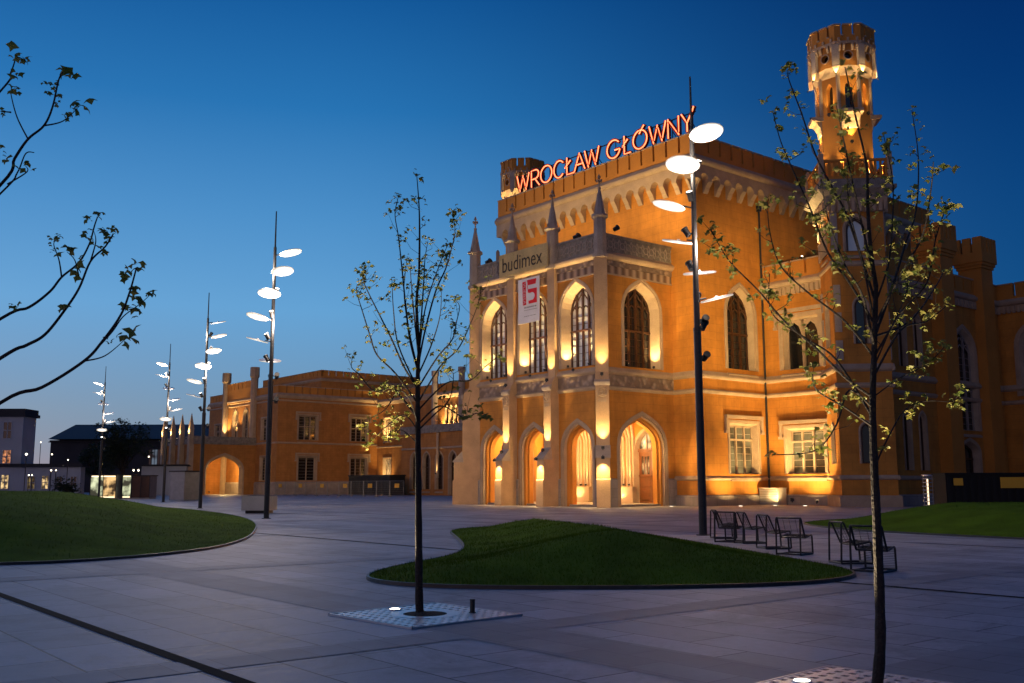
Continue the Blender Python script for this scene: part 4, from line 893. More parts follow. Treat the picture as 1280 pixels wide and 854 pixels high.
# in-ground lights and the washes along the hall side and wing
def ground_light(label, loc, tgt, watts, deg, blend=.8, col=WARM):
    p = S(*loc); e_ = empty('ground_light', p); tag(e_, label, 'ground light', 'lights set flush in the paving')
    MB().frustum((0, 0), .17, .17, .0, .012, 14).build('rim', 'aluminium', e_); MB().frustum((0, 0), .13, .12, .012, .018, 14).build('lens', 'lens_white', e_)
    spot(p+Vector((0, 0, .06)), S(*tgt), watts, deg, blend, col, .06)
ground_light('round light in the paving before the porch side arch', (1.6, 5.2, .01), (1.6, 8., 9.), 260, 70)
ground_light('round light in the paving at the left of the boxed stone cabinet', (4.3, 9.6, .01), (2.5, 11., 8), 330, 135)
ground_light('round light in the paving right in front of the boxed stone cabinet', (4.6, 13.3, .01), (2.8, 14.2, 6), 330, 135)
ground_light('round light in the paving below the paired window of the right wing', (7.0, 13.6, .01), (6.6, 15.5, 8), 600, 125)
uplight('black floodlight low beside the downpipe of the hall', None, (6.6, 12.6, .5), (3.2, 15.9, 17), 1000, 110, 1., WARM, 1.2)
# stone cabinet standing by the wall
sc2 = empty('stone_cabinet', S(3.5, 14.5, 0), -YAW); tag(sc2, 'low pale block cabinet against the wall by the downpipe, brightly lit', 'cabinet')
MB().box(-.85, .85, -.5, .6, 0, 1.25).build('body', 'concrete', sc2)
lv = MB()
for i in range(6): lv.box(-.8, .8, -.53, -.5, .15+i*.18, .24+i*.18)
lv.build('louvres', 'aluminium', sc2); MB().box(-.9, .9, -.55, .64, 1.25, 1.32).build('lid', 'stone_grey', sc2)
# tower lights
c45 = math.sqrt(.5)
TX, TY = TC.x, TC.y
for k, nm in ((5, 'left front'), (7, 'front'), (1, 'right')):
    t = k*math.pi/4; dx, dy = math.cos(t), math.sin(t)
    for s_ in (-1, 1):
        uplight(f'uplight on the tower balcony, {nm} side, {"left" if s_ < 0 else "right"} one', 'uplights on the tower', (TX+dx*2.35-dy*1.0*s_, TY+dy*2.35+dx*1.0*s_, 23.6), (TX+dx*2.0-dy*.8*s_, TY+dy*2.0+dx*.8*s_, 28.02), 240, 60, .9)
    uplight(f'uplight on the upper bracket of the tower shaft, {nm} face', 'uplights on the tower', (TX+dx*2.42, TY+dy*2.42, 28.8), (TX+dx*2.25, TY+dy*2.25, 33.02), 200, 75, .9)
for k, nm in ((6, 'left'), (0, 'right')):
    t = k*math.pi/4; dx, dy = math.cos(t), math.sin(t)
    uplight(f'uplight between the tower brackets, {nm} side', 'uplights on the tower', (TX+dx*1.98, TY+dy*1.98, 28.6), (TX+dx*2.05, TY+dy*2.05, 32.0), 110, 75, .9)
for k, nm in ((5, 'left'), (7, 'front')):
    t = k*math.pi/4; dx, dy = math.cos(t), math.sin(t)
    uplight(f'bright wall light under the tower bracket, {nm} face', 'uplights on the tower', (TX+dx*1.98, TY+dy*1.98, 26.3), (TX+dx*2.3, TY+dy*2.3, 28.48), 200, 80, .7)
for k, nm in ((4, 'leftmost'), (5, 'left'), (6, 'middle'), (7, 'right'), (0, 'rightmost')):
    t = (k+.5)*math.pi/4; dx, dy = math.cos(t), math.sin(t)
    uplight(f'tiny uplight under the crown of the tower, {nm} corner', 'uplights under the tower crown', (TX+dx*2.55, TY+dy*2.55, 31.35), (TX+dx*2.5, TY+dy*2.5, 33.6), 60, 150, .9, WARM, .5)
uplight('uplight on the wing parapet shining up the left face of the tower', 'uplights on the tower', (6.5, 15.3, 18.95), (9.0, 14.2, 22.2), 800, 85, .9)
uplight('ground uplight at the foot of the corner tower', 'uplights on the tower', (TX-2.3, TY-2.3, .4), (TX-1.5, TY-1.5, 8), 520, 60, .9)
# lights of the second tower crown
for k in (5, 7, 6):
    t = k*math.pi/4; dx, dy = math.cos(t), math.sin(t)
    uplight(f'uplight on the far tower behind the sign, {["left", "front", "middle"][(5, 7, 6).index(k)]} side', 'uplights on the far tower', (TC2.x+dx*2.2, TC2.y+dy*2.2, 29.02), (TC2.x+dx*2.4, TC2.y+dy*2.4, 33.02), 300, 75, .9)
# lights of the left range and the pavilion
for i, u in enumerate((-78.9, -77.65, -76.4, -75.1)):
    uplight(f'uplight between the small arched windows of the recessed range, number {["one", "two", "three", "four"][i]} from the left', 'uplights on the recessed range', (u, LV-.5, 10.0), (u, LV-.1, 14), 700, 80, .8)
uplight('uplight below the tall lit window in the corner of the pavilion', 'uplights on the recessed range', (-95.9, LV-.7, 8.7), (-95.9, LV, 13), 900, 90, .8)
uplight('ground uplight below the lower lit window by the pavilion', 'uplights on the recessed range', (-95.9, LV-1.0, .5), (-95.9, LV, 5), 900, 90, .8)
uplight('uplight at the foot of the drainpipe on the arcade', 'uplights on the recessed range', (-71.8, AV-.6, 3.3), (-71.8, AV-.1, 8), 200, 40, .8)
MB().tube([(-71.8, AV-.25, 2.6), (-71.8, AV-.25, 9.3)], .22, 8).build('downpipe', 'stone', st)
for u, nm in ((-118.6, 'left'), (-108.9, 'right')):
    uplight(f'uplight at the {nm} turret of the pavilion front', 'uplights on the pavilion', (u, PV0-1.0, 9.6), (u, PV0, 17), 1100, 60, .9)
uplight('uplight over the pavilion porch door window', 'uplights on the pavilion', (-115.9, PV0-.8, 9.7), (-115.9, PV0, 13), 900, 60, .9); uplight('floodlight on the pavilion porch roof washing the gable', 'uplights on the pavilion', (-113.7, PV0-2.4, 9.7), (-113.7, PV0, 18.5), 800, 70, .9)
for i, u in enumerate([PQ0+4*i for i in range(4)]):
    uplight(f'uplight on the pavilion porch buttress, number {["one", "two", "three", "four"][i]} from the left', 'uplights on the pavilion porch', (u, PF-1.6, .4), (u, PF-.9, 8), 1500, 60, .8)
    uplight(f'uplight at the foot of pavilion porch pinnacle number {["one", "two", "three", "four"][i]} from the left', 'uplights on the pavilion porch', (u, PF-1.2, 9.1), (u, PF-.5, 13), 900, 50, .8)
for v in (15.2, 20.2): point(S(-112.5, v, 4.6), 420, WARM, .3)
uplight('floor light inside the pavilion porch', 'uplights on the pavilion porch', (-108.5, PF+3.4, .5), (-111, PF+2.4, 3), 500, 100, .8)
# ================================================================ GROUND
pg = MB().box(-400, 400, -200, 500, -.3, 0.); po = MB(); po.add([(-700, -300, 0), (300, -300, 0), (300, 900, 0), (-700, 900, 0)])
po = po.build('plaza_paving', 'paving'); po.location = ORG; po.rotation_euler = (0, 0, -YAW); tag(po, kind='structure')
def sheet(name, mat, u0, u1, v0, v1, z, label=None):
    o = MB().add([(u0, v0, 0), (u1, v0, 0), (u1, v1, 0), (u0, v1, 0)]).build(name, mat); o.location = ORG+Vector((0, 0, z)); o.rotation_euler = (0, 0, -YAW); tag(o, kind='structure'); return o
for v in (-45.65, -34.6, -23.4, -12.3): sheet('drain_channel', 'drain', -60, 80, v-.065, v+.065, .008)
for v, w in ((-42.3, .55), (-31.2, .4), (-20., .6), (-8.8, .4)): sheet('paving_band', 'band_stone', -60, 80, v-w, v+w, .004)
for u, w in ((41.6, .28), (46.3, .8), (31.5, .4), (20.5, .4), (9.5, .4), (-1.5, .4), (-12.5, .4), (-23.5, .4)): sheet('paving_band', 'band_stone', u-w, u+w, -80, -3, .0055)
# ---------------------------------------------------------------- lawns
def lawn(poly, H, Rr, label, step=.5, blades=0, seed=1, power=1.0):
    pts = [Vector((x, y)) for x, y in poly]; n = len(pts)
    # round the outline
    for _ in range(3):
        q = []
        for i in range(len(pts)):
            a, b = pts[i], pts[(i+1) % len(pts)]; q += [a*.75+b*.25, a*.25+b*.75]
        pts = q
    n = len(pts)
    def inside(p):
        c = False; j = n-1
        for i in range(n):
            a, b = pts[i], pts[j]
            if (a.y > p.y) != (b.y > p.y) and p.x < (b.x-a.x)*(p.y-a.y)/(b.y-a.y)+a.x: c = not c
            j = i
        return c
    def dist(p):
        m_ = 1e9
        for i in range(n):
            a, b = pts[i], pts[(i+1) % n]; ab = b-a; t = max(0, min(1, (p-a).dot(ab)/max(ab.length_squared, 1e-9))); m_ = min(m_, (p-a-ab*t).length)
        return m_
    def hgt(d):
        t = min(1, d/Rr); return .05+H*(t*t*(3-2*t))**power
    rnd = random.Random(seed)
    x0, x1 = min(p.x for p in pts), max(p.x for p in pts); y0, y1 = min(p.y for p in pts), max(p.y for p in pts)
    V = list(pts); ext = []
    y = y0
    while y < y1:
        x = x0
        while x < x1:
            p = Vector((x+rnd.uniform(-.12, .12)*step, y+rnd.uniform(-.12, .12)*step))
            if inside(p):
                d = dist(p)
                if d > step*.45: V.append(p)
            x += step
        y += step
    res = delaunay_2d_cdt([v for v in V], [(i, (i+1) % n) for i in range(n)], [list(range(n))], 1, 1e-5)
    vs = []
    for v in res[0]:
        d = dist(v) if inside(v) else 0
        vs.append((v.x, v.y, hgt(d)+(.025*math.sin(v.x*1.7+v.y*.9)+.02*math.sin(v.y*2.3))*min(1, d)))
    mb = MB(); mb.v = vs; mb.f = [tuple(f) for f in res[2]]
    gb = MB()
    if blades:
        tris = [(f, (Vector(vs[f[1]])-Vector(vs[f[0]])).cross(Vector(vs[f[2]])-Vector(vs[f[0]])).length) for f in mb.f]
        cand = rnd.choices([t[0] for t in tris], [t[1]/(max(8., Vector(vs[t[0][0]]).length)**1.5) for t in tris], k=blades)
        for f in cand:
            a, b = rnd.random(), rnd.random()
            if a+b > 1: a, b = 1-a, 1-b
            p = Vector(vs[f[0]])*(1-a-b)+Vector(vs[f[1]])*a+Vector(vs[f[2]])*b
            t = rnd.uniform(0, 6.28); h = rnd.uniform(.03, .075); s = Vector((math.cos(t), math.sin(t), 0))*.006; l = Vector((rnd.uniform(-.03, .03), rnd.uniform(-.03, .03), h))
            i = len(gb.v); gb.v += [tuple(p-s), tuple(p+s), tuple(p+l)]; gb.f.append((i, i+1, i+2))
    o = mb.build('grass_mound', 'grass', None, True); tag(o, kind='structure')
    if blades: tag(gb.build('grass', 'grass'), 'short mown grass covering the mound', None, None, 'stuff')
    kb = MB(); off = []
    for i in range(n):
        t = (pts[(i+1) % n]-pts[i-1]).normalized(); nn = Vector((t.y, -t.x)); c = pts[i]
        if inside(c+nn*.05): nn = -nn
        off.append((c, nn))
    for i in range(n):
        (a, na), (b, nb) = off[i], off[(i+1) % n]
        A = [(a.x+na.x*d, a.y+na.y*d, z) for d, z in ((0, 0), (0, .06), (.045, .06), (.05, 0))]; B_ = [(b.x+nb.x*d, b.y+nb.y*d, z) for d, z in ((0, 0), (0, .06), (.045, .06), (.05, 0))]
        for k in range(3): kb.add((A[k], A[k+1], B_[k+1], B_[k]))
    ko = kb.build('lawn_kerb', 'metal_post'); tag(ko, kind='structure')
    return hgt
lawn([(-2.6, 17.7), (-2.15, 16.5), (-1.0, 15.8), (.8, 15.62), (2.7, 15.72), (4.5, 16.15), (5.7, 17.1), (6.2, 18.4), (6.0, 20.5), (5.5, 24), (4.9, 28), (4.0, 33), (2., 37.5), (-.6, 38), (-2.3, 35.6), (-1.6, 30), (-1.15, 25.5), (-1.3, 22.5), (-2.2, 19.9)], .68, 4.8, '', .45, 26000, 2)
lawn([(-10.35, 20.3), (-8.6, 21.8), (-7.5, 25), (-7.75, 29), (-8.5, 33.08), (-10.6, 41.84), (-13.9, 51.3), (-19, 62), (-26, 74), (-40, 76), (-46, 60), (-38, 40), (-26, 24), (-18, 19.2)], 1.2, 9., '', .9, 16000, 3)
lawn([(11.8, 41.5), (11.4, 38), (11.8, 34.5), (13.2, 31.6), (15.5, 27.6), (19, 25), (26, 25), (31, 31), (29, 42), (22.5, 46.5), (15.5, 46)], .8, 6., '', .7, 9000, 4)
# low darker strip on the middle lawn is left to the grass texture
# ================================================================ STREET LAMPS
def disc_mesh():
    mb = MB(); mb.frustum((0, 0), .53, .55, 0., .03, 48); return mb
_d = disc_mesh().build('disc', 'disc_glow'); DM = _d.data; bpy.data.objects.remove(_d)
_d = MB().frustum((0, 0), .56, .52, .032, .06, 48).frustum((0, 0), .08, .05, .06, .12, 10).build('disc_back', 'aluminium'); DBK = _d.data; bpy.data.objects.remove(_d)
_d = MB().frustum((0, 0), .10, .10, -.16, .14, 12).frustum((0, 0), .12, .12, .1, .16, 12).build('projector', 'metal_black'); PJ = _d.data; bpy.data.objects.remove(_d)
_d = MB().frustum((0, 0), .095, .095, .161, .166, 12).build('lens', 'lens_white'); PL_ = _d.data; bpy.data.objects.remove(_d)
pm = MB(); pm.frustum((0, 0), .22, .22, 0, .03, 16).frustum((0, 0), .13, .125, .03, 6.6, 16).frustum((0, 0), .10, .075, 6.6, 13.35, 16).frustum((0, 0), .135, .135, 6.5, 6.62, 16)
_d = pm.build('pole', 'metal_post'); PM = _d.data; bpy.data.objects.remove(_d)
_d = MB().frustum((0, 0), .045, .03, 13.35, 15.2, 10).build('mast', 'metal_post'); MM = _d.data; bpy.data.objects.remove(_d)
HT = [13.15, 12.1, 10.95, 9.85, 8.8, 7.85]
def lamp(base, angs, label, off=0., lit=None):
    e_ = empty('street_lamp', base); tag(e_, label, 'street lamp', 'tall lamp posts with discs on the plaza')
    for n_, me in (('pole', PM), ('mast', MM)):
        o = bpy.data.objects.new(n_, me); COL.objects.link(o); o.parent = e_
    view = math.atan2(base.y, base.x)   # angle of the line from the survey point
    for k, (h, a) in enumerate(zip(HT, angs)):
        t = view-math.pi/2-R(a); dv = Vector((math.cos(t), math.sin(t), 0)); sd = Vector((-dv.y, dv.x, 0)); h += off
        tilt = R(15)
        q = Matrix((dv*math.cos(tilt)+Z*math.sin(tilt), sd, -dv*math.sin(tilt)+Z*math.cos(tilt))).transposed().to_quaternion()
        c = dv*.82+Z*(h+.2*math.sin(tilt))
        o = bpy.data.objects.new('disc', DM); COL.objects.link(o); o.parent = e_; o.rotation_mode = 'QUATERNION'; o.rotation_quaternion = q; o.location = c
        b = bpy.data.objects.new('disc_back', DBK); COL.objects.link(b); b.parent = o
        arm = MB().tube([(0, 0, h-.05), c+dv*-.45+Z*.0], .028, 6).build('arm', 'metal_post', e_)
        # projector on the pole below, aimed at its disc
        pz = h-.85; pp_ = dv*.26+Z*pz; qq = (c-pp_).to_track_quat('Z', 'Y')
        o = bpy.data.objects.new('projector', PJ); COL.objects.link(o); o.parent = e_; o.location = pp_; o.rotation_mode = 'QUATERNION'; o.rotation_quaternion = qq
        l = bpy.data.objects.new('lens', PL_); COL.objects.link(l); l.parent = o
        MB().tube([(0, 0, pz-.05), dv*.2+Z*(pz-.05)], .03, 6).build('arm', 'metal_post', e_)
    point(base+Vector((.45, -.3, 9.6+off)), 210, (1, .76, .60), .3); point(base+Vector((-.4, -.35, 12.2+off)), 210, (1, .76, .56), .3)
    for z in (6.9, 5.7):
        o = bpy.data.objects.new('projector', PJ); COL.objects.link(o); o.parent = e_; o.location = (.26, .1, z); o.rotation_euler = (R(60), R(30), 0)
        MB().tube([(0, 0, z), (.24, .08, z)], .03, 6).build('arm', 'metal_post', e_)
LR = Vector((6.02, 31.84, 0))
lamp(LR, [54, 113, 180, 228, 279, 325], 'tall lamp post with glowing discs right in front of the orange hall', -.27)
lamp(Vector((-11.82, 48.37, 0)), [20, 62, 105, 155, 208, 265], 'tall lamp post with glowing discs beside the concrete planter', -.18)
lamp(Vector((-21.62, 69.6, 0)), [-30, 10, 55, 105, 155, 205], 'lamp post with glowing discs between the planter and the grey cabin', -.1)
lamp(Vector((-33.16, 95.4, 0)), [150, 205, 270, 318, 358, 100], 'lamp post with glowing discs rising behind the left grass mound, left of the grey cabin', -.1)
lamp(Vector((-46.9, 113.8, 0)), [155, 200, 262, 318, 0, 95], 'leftmost and farthest lamp post, in front of the lit glass kiosk', -.1)
# two projectors of the near lamp wash the facade
spot(Vector((-21.6, 69.6, 7.)), S(-101, 31, 7), 62000, 46, 1., (1, .62, .30), .1); spot(Vector((-11.8, 48.4, 7.)), S(-84, 36, 6), 34000, 46, 1., (1, .62, .30), .1)
spot(LR+Vector((.3, .3, 7.0)), S(2.5, 10.8, 15), 26000, 25, 1., (1, .64, .22), .1); spot(Vector((-21.6, 69.6, 7.)), S(-101, 31, 7), 62000, 46, 1., (1, .62, .30), .1); spot(Vector((-11.8, 48.4, 7.)), S(-84, 36, 6), 34000, 46, 1., (1, .62, .30), .1)
spot(LR+Vector((-.3, .3, 6.0)), S(-6, 0, 7), 6200, 44, 1., (1, .66, .36), .1)
# ================================================================ TREES
def leaf_cluster(mb, p, r, n, rnd):
    for _ in range(n):
        d = Vector((rnd.gauss(0, 1), rnd.gauss(0, 1), rnd.gauss(.2, 1))).normalized(); c = p+d*r*rnd.uniform(.25, 1.)
        nrm = Vector((rnd.gauss(0, .7), rnd.gauss(0, .7), 1)).normalized(); a = nrm.orthogonal().normalized(); a.rotate(Matrix.Rotation(rnd.uniform(0, 6.28), 3, nrm)); b = nrm.cross(a)
        s = r*rnd.uniform(.45, .95); dr = nrm*-s*.25
        pts = [c-a*s*.55, c-a*s*.2+b*s*.3, c-a*s*.1+b*s*.62+dr, c+a*s*.2+b*s*.34, c+a*s*.7+dr, c+a*s*.2-b*s*.34, c-a*s*.1-b*s*.62+dr, c-a*s*.2-b*s*.3]
        mid = c+nrm*s*.06; i = len(mb.v); mb.v += [tuple(q) for q in pts]+[tuple(mid)]
        for k in range(8): mb.f.append((i+k, i+(k+1) % 8, i+8))
def smoothpath(pts, n=6):
    out = []
    P = [pts[0]]+list(pts)+[pts[-1]]
    for i in range(1, len(P)-2):
        for k in range(n):
            t = k/n; a, b, c, d = P[i-1], P[i], P[i+1], P[i+2]
            out.append(.5*((2*b)+(c-a)*t+(2*a-5*b+4*c-d)*t*t+(3*b-a-3*c+d)*t*t*t))
    out.append(pts[-1]); return out
def tree(name, label, base, trunk_px, branches, dist, zoom, leafr, dens, r0, seed, twigs=2, mat='leaf', spread=.5):
    """trunk and limbs surveyed from the photograph as heights and sideways reach; each limb also leans towards or away by its own amount"""
    rnd = random.Random(seed); e_ = empty(name, base); tag(e_, label, 'tree')
    ox, oy, sc = zoom
    W = lambda x, y, dy: at(ox+x/sc, oy+y/sc, dist+dy)-base
    tr = smoothpath([Vector((0, 0, 0))]+[W(x, y, 0) for x, y in trunk_px]); k = len(tr)
    rad = [r0*(1-.62*(i/(k-1))**.9)*(1.25 if i == 0 else 1)*(1+.06*math.sin(i*2.1)) for i in range(k)]
    tb = MB().tube(tr, rad, 10); to = tb.build('trunk', 'bark', e_, True)
    lf = MB(); tw = MB()
    for bi, br in enumerate(branches):
        lead = bi == 0
        reach = 0 if lead else rnd.uniform(-1, 1)*spread*3.0
        n = len(br); P = [W(x, y, reach*(i/(n-1))**1.2) for i, (x, y) in enumerate(br)]
        # root the limb in the trunk
        j = min(range(k), key=lambda q: (tr[q]-P[0]).length); 
        if not lead: P[0] = tr[j].copy()
        else: P[0] = tr[-1].copy()
        pp = smoothpath(P); m_ = len(pp); L = sum((b-a).length for a, b in zip(pp, pp[1:]))
        rb = rad[-1] if lead else min(rad[j]*.5, (.0035+.0055*L)*min(1, .28+dist/22))
        MB().tube(pp, [rb*(1-.85*(i/(m_-1)))+.0018 for i in range(m_)], 6).build('branch', 'bark', e_, True)
        for i in range(m_):
            f = i/(m_-1)
            if f > .12 and rnd.random() < dens*(.3+.7*f):
                leaf_cluster(lf, pp[i]+Vector((rnd.gauss(0, 1), rnd.gauss(0, 1), rnd.gauss(0, 1)))*leafr*.6, leafr*rnd.uniform(.7, 1.25), rnd.randint(2, 6), rnd)
            if .2 < f < .93 and rnd.random() < .16*twigs:
                d = Vector((rnd.gauss(0, .6), rnd.gauss(0, .6), rnd.uniform(.2, 1.))).normalized(); l = rnd.uniform(.1, .32)*dist/12.6
                q = [pp[i], pp[i]+d*l*.5+Vector((rnd.gauss(0, .02), rnd.gauss(0, .02), 0)), pp[i]+d*l+Vector((0, 0, l*.15))]
                tw.tube(q, [.004, .003, .0015], 4); leaf_cluster(lf, q[2], leafr*rnd.uniform(.7, 1.2), rnd.randint(2, 5), rnd)
                if rnd.random() < .5: leaf_cluster(lf, q[1], leafr*.7, 2, rnd)
        leaf_cluster(lf, pp[-1], leafr, 4, rnd)
    if tw.f: tw.build('twigs', 'bark', e_)
    lf.build('leaves', mat, e_)
    return e_
TL = Vector((-1.13, 12.65, 0))
zb = [[(330, 640), (322, 480), (330, 380), (332, 250), (330, 150), (322, 45)], [(325, 700), (300, 600), (285, 480), (275, 380), (262, 260), (250, 180), (262, 120)], [(325, 760), (280, 690), (240, 600), (200, 520), (160, 440), (145, 400), (150, 355)],
 [(322, 800), (250, 710), (190, 650), (165, 580), (140, 500), (122, 440), (125, 415)], [(326, 690), (350, 570), (385, 440), (420, 360), (440, 290), (450, 240), (445, 180)], [(326, 640), (350, 500), (380, 400), (410, 320), (425, 285)],
 [(326, 760), (390, 660), (440, 600), (455, 540), (465, 490), (450, 465)], [(328, 800), (400, 690), (460, 630), (500, 550), (530, 470), (535, 430)], [(328, 830), (420, 745), (500, 735), (550, 690), (600, 650)], [(326, 850), (270, 790), (240, 760), (180, 770), (130, 715), (105, 690), (110, 650)],
 [(324, 700), (295, 560), (280, 440), (290, 330)], [(324, 760), (262, 620), (245, 500), (240, 400)], [(326, 600), (345, 420), (350, 330), (360, 270)], [(328, 880), (300, 800), (262, 770), (220, 830), (170, 860)], [(328, 900), (280, 850), (220, 890), (150, 955)],
 [(328, 900), (380, 850), (430, 800), (445, 720), (430, 700)], [(328, 880), (400, 820), (480, 860), (520, 845), (560, 850)], [(326, 720), (370, 620), (400, 520), (405, 420)], [(326, 660), (312, 500), (305, 420), (300, 350)], [(328, 940), (270, 900), (240, 930), (200, 880)]]
tree('young_tree', 'slim young tree with sparse leaves on the left perforated grate, before the porch', TL, [(331, 1480), (329, 1250), (327, 1000), (326, 860), (326, 720), (330, 640)], zb, 12.65, (400, 200, 2.667), .070, .52, .058, 11)
TR = Vector((2.79, 7.92, 0))
zr = [[(362, 480), (350, 400), (343, 300), (340, 200), (318, 100), (290, -30)], [(350, 740), (290, 690), (220, 620), (150, 560), (90, 490), (30, 430), (5, 395), (-22, 345)], [(357, 580), (300, 470), (250, 400), (210, 300), (165, 200), (140, 140), (123, 75)], [(356, 640), (290, 560), (200, 490), (140, 430), (115, 350), (110, 280)],
 [(360, 520), (300, 330), (260, 250), (220, 170), (190, 80), (160, 0), (158, -20)], [(360, 480), (310, 250), (285, 130), (270, 60)], [(362, 590), (400, 480), (430, 380), (455, 300), (460, 180), (445, 70)], [(358, 640), (420, 540), (480, 470), (500, 370), (520, 310), (535, 295)], [(362, 520), (390, 430), (400, 330), (400, 230), (380, 130)],
 [(355, 740), (420, 690), (480, 660), (520, 620)], [(358, 680), (420, 580), (480, 560), (530, 520)], [(356, 900), (390, 830), (430, 765), (480, 745), (560, 750)], [(354, 800), (290, 760), (225, 720), (215, 680)], [(352, 760), (300, 720), (270, 800), (220, 860), (120, 870)], [(357, 620), (330, 500), (290, 430), (250, 320), (235, 230)], [(360, 560), (330, 420), (300, 300), (295, 210)],
 [(362, 560), (420, 450), (470, 360), (490, 250), (495, 190)], [(360, 600), (440, 560), (500, 480), (520, 440)], [(352, 780), (270, 650), (200, 600), (120, 540), (115, 450)], [(356, 660), (390, 590), (430, 500), (440, 420)]]
tree('young_tree', 'young leafy tree at the right on the nearest perforated grate', TR, [(372, 1300), (367, 1100), (358, 900), (354, 760), (358, 620), (362, 480)], zr, 7.92, (900, 100, 1.856), .064, .58, .047, 23, 2)
# near tree whose trunk stands left of the view; only its limbs reach in
T0 = Vector((-3.45, 4.7, 0)); lt = empty('young_tree', T0); tag(lt, 'tree at the left edge whose bare budding branches reach into view', 'tree')
rnd = random.Random(5)
tpts = [Vector((0, 0, 0)), Vector((.02, 0, 1.2)), Vector((-.02, .02, 2.2)), Vector((.0, .0, 3.2)), Vector((.03, 0, 4.1))]
MB().tube(smoothpath(tpts), [.065-.04*i/24 for i in range(25)], 10).build('trunk', 'bark', lt, True)
A_, B4_ = (0, 40, 3.283), (0, 240, 3.05)
def lpx(z, pts, d0, d1): return [at(z[0]+x/z[2], z[1]+y/z[2], 4.45+d0+(d1-d0)*i/(len(pts)-1))-T0 for i, (x, y) in enumerate(pts)]
limbs = [(A_, [(0, 630), (60, 520), (115, 440), (180, 385), (215, 310), (240, 200), (258, 165)], 0, -.1, 2.6, .0075), (A_, [(0, 245), (45, 165), (65, 105)], .1, .1, 3.0, .006), (A_, [(0, 665), (70, 580), (105, 500), (140, 495)], .05, .15, 2.55, .005),
 (B4_, [(0, 485), (110, 440), (190, 380), (235, 325), (300, 270), (340, 200), (360, 130), (372, 95)], 0, .1, 2.2, .0075), (B4_, [(0, 635), (100, 585), (170, 545), (240, 460), (300, 370), (345, 265), (400, 210), (432, 160)], -.05, .0, 2.0, .009), (B4_, [(0, 805), (160, 745), (320, 645), (390, 570), (460, 470), (495, 380), (520, 290)], .0, -.15, 1.7, .0095)]
for z, pts, d0, d1, hz, r in limbs:
    P = lpx(z, pts, d0, d1); root = Vector((0, 0, hz-.35)); P = [root, root*.5+P[0]*.5-Vector((0, 0, .08))]+P
    pp = smoothpath(P); MB().tube(pp, [r*(1-.75*i/(len(pp)-1))+.001 for i in range(len(pp))], 8).build('branch', 'bark', lt, True)
for z, pts, d in [(A_, [(180, 385), (260, 365), (330, 300)], -.05), (A_, [(115, 440), (70, 350), (45, 255), (50, 235)], .02), (A_, [(30, 625), (110, 575), (105, 550)], .1), (A_, [(45, 330), (0, 325)], .02), (B4_, [(235, 325), (225, 260), (205, 200), (220, 175)], .05), (B4_, [(320, 645), (400, 625), (480, 560)], -.06), (B4_, [(385, 580), (430, 530), (470, 475), (530, 430), (570, 395)], -.1), (B4_, [(345, 265), (365, 190), (358, 150)], 0), (B4_, [(300, 320), (285, 260), (255, 228)], .03)]:
    pp = smoothpath(lpx(z, pts, d, d)); MB().tube(pp, [0.0042*(1-.7*i/(len(pp)-1)) for i in range(len(pp))], 6).build('twig', 'bark', lt)
lf = MB()
for z, ps in ((A_, [(66, 105, 1.5), (95, 120, .8), (258, 168, 1.5), (335, 290, 1.6), (110, 548, 1.1), (50, 240, 1.), (75, 238, .7), (190, 215, .6), (195, 245, .6), (220, 240, .7), (248, 262, .7), (232, 215, .6), (280, 350, .8), (236, 295, .5), (5, 470, .8), (8, 530, 1.), (10, 330, .7), (55, 175, .9)]), (B4_, [(372, 95, .9), (335, 102, .7), (380, 135, 1.3), (340, 175, 1.), (432, 155, .8), (385, 220, .9), (420, 185, .7), (255, 225, 1.2), (290, 290, 1.3), (240, 440, 1.), (50, 435, .8), (205, 215, .6), (195, 180, .7), (222, 175, .7), (525, 280, 1.3), (495, 320, 1.), (510, 375, 1.), (487, 450, 1.4), (532, 412, 1.2), (572, 395, .9), (487, 545, 1.6), (412, 565, .7), (305, 255, .5)])):
    for x, y, s in ps:
        p = at(z[0]+x/z[2], z[1]+y/z[2], 4.45+rnd.uniform(-.08, .08))-T0
        leaf_cluster(lf, p, .042*s, 6, rnd)
lf.build('leaves', 'leaf', lt)
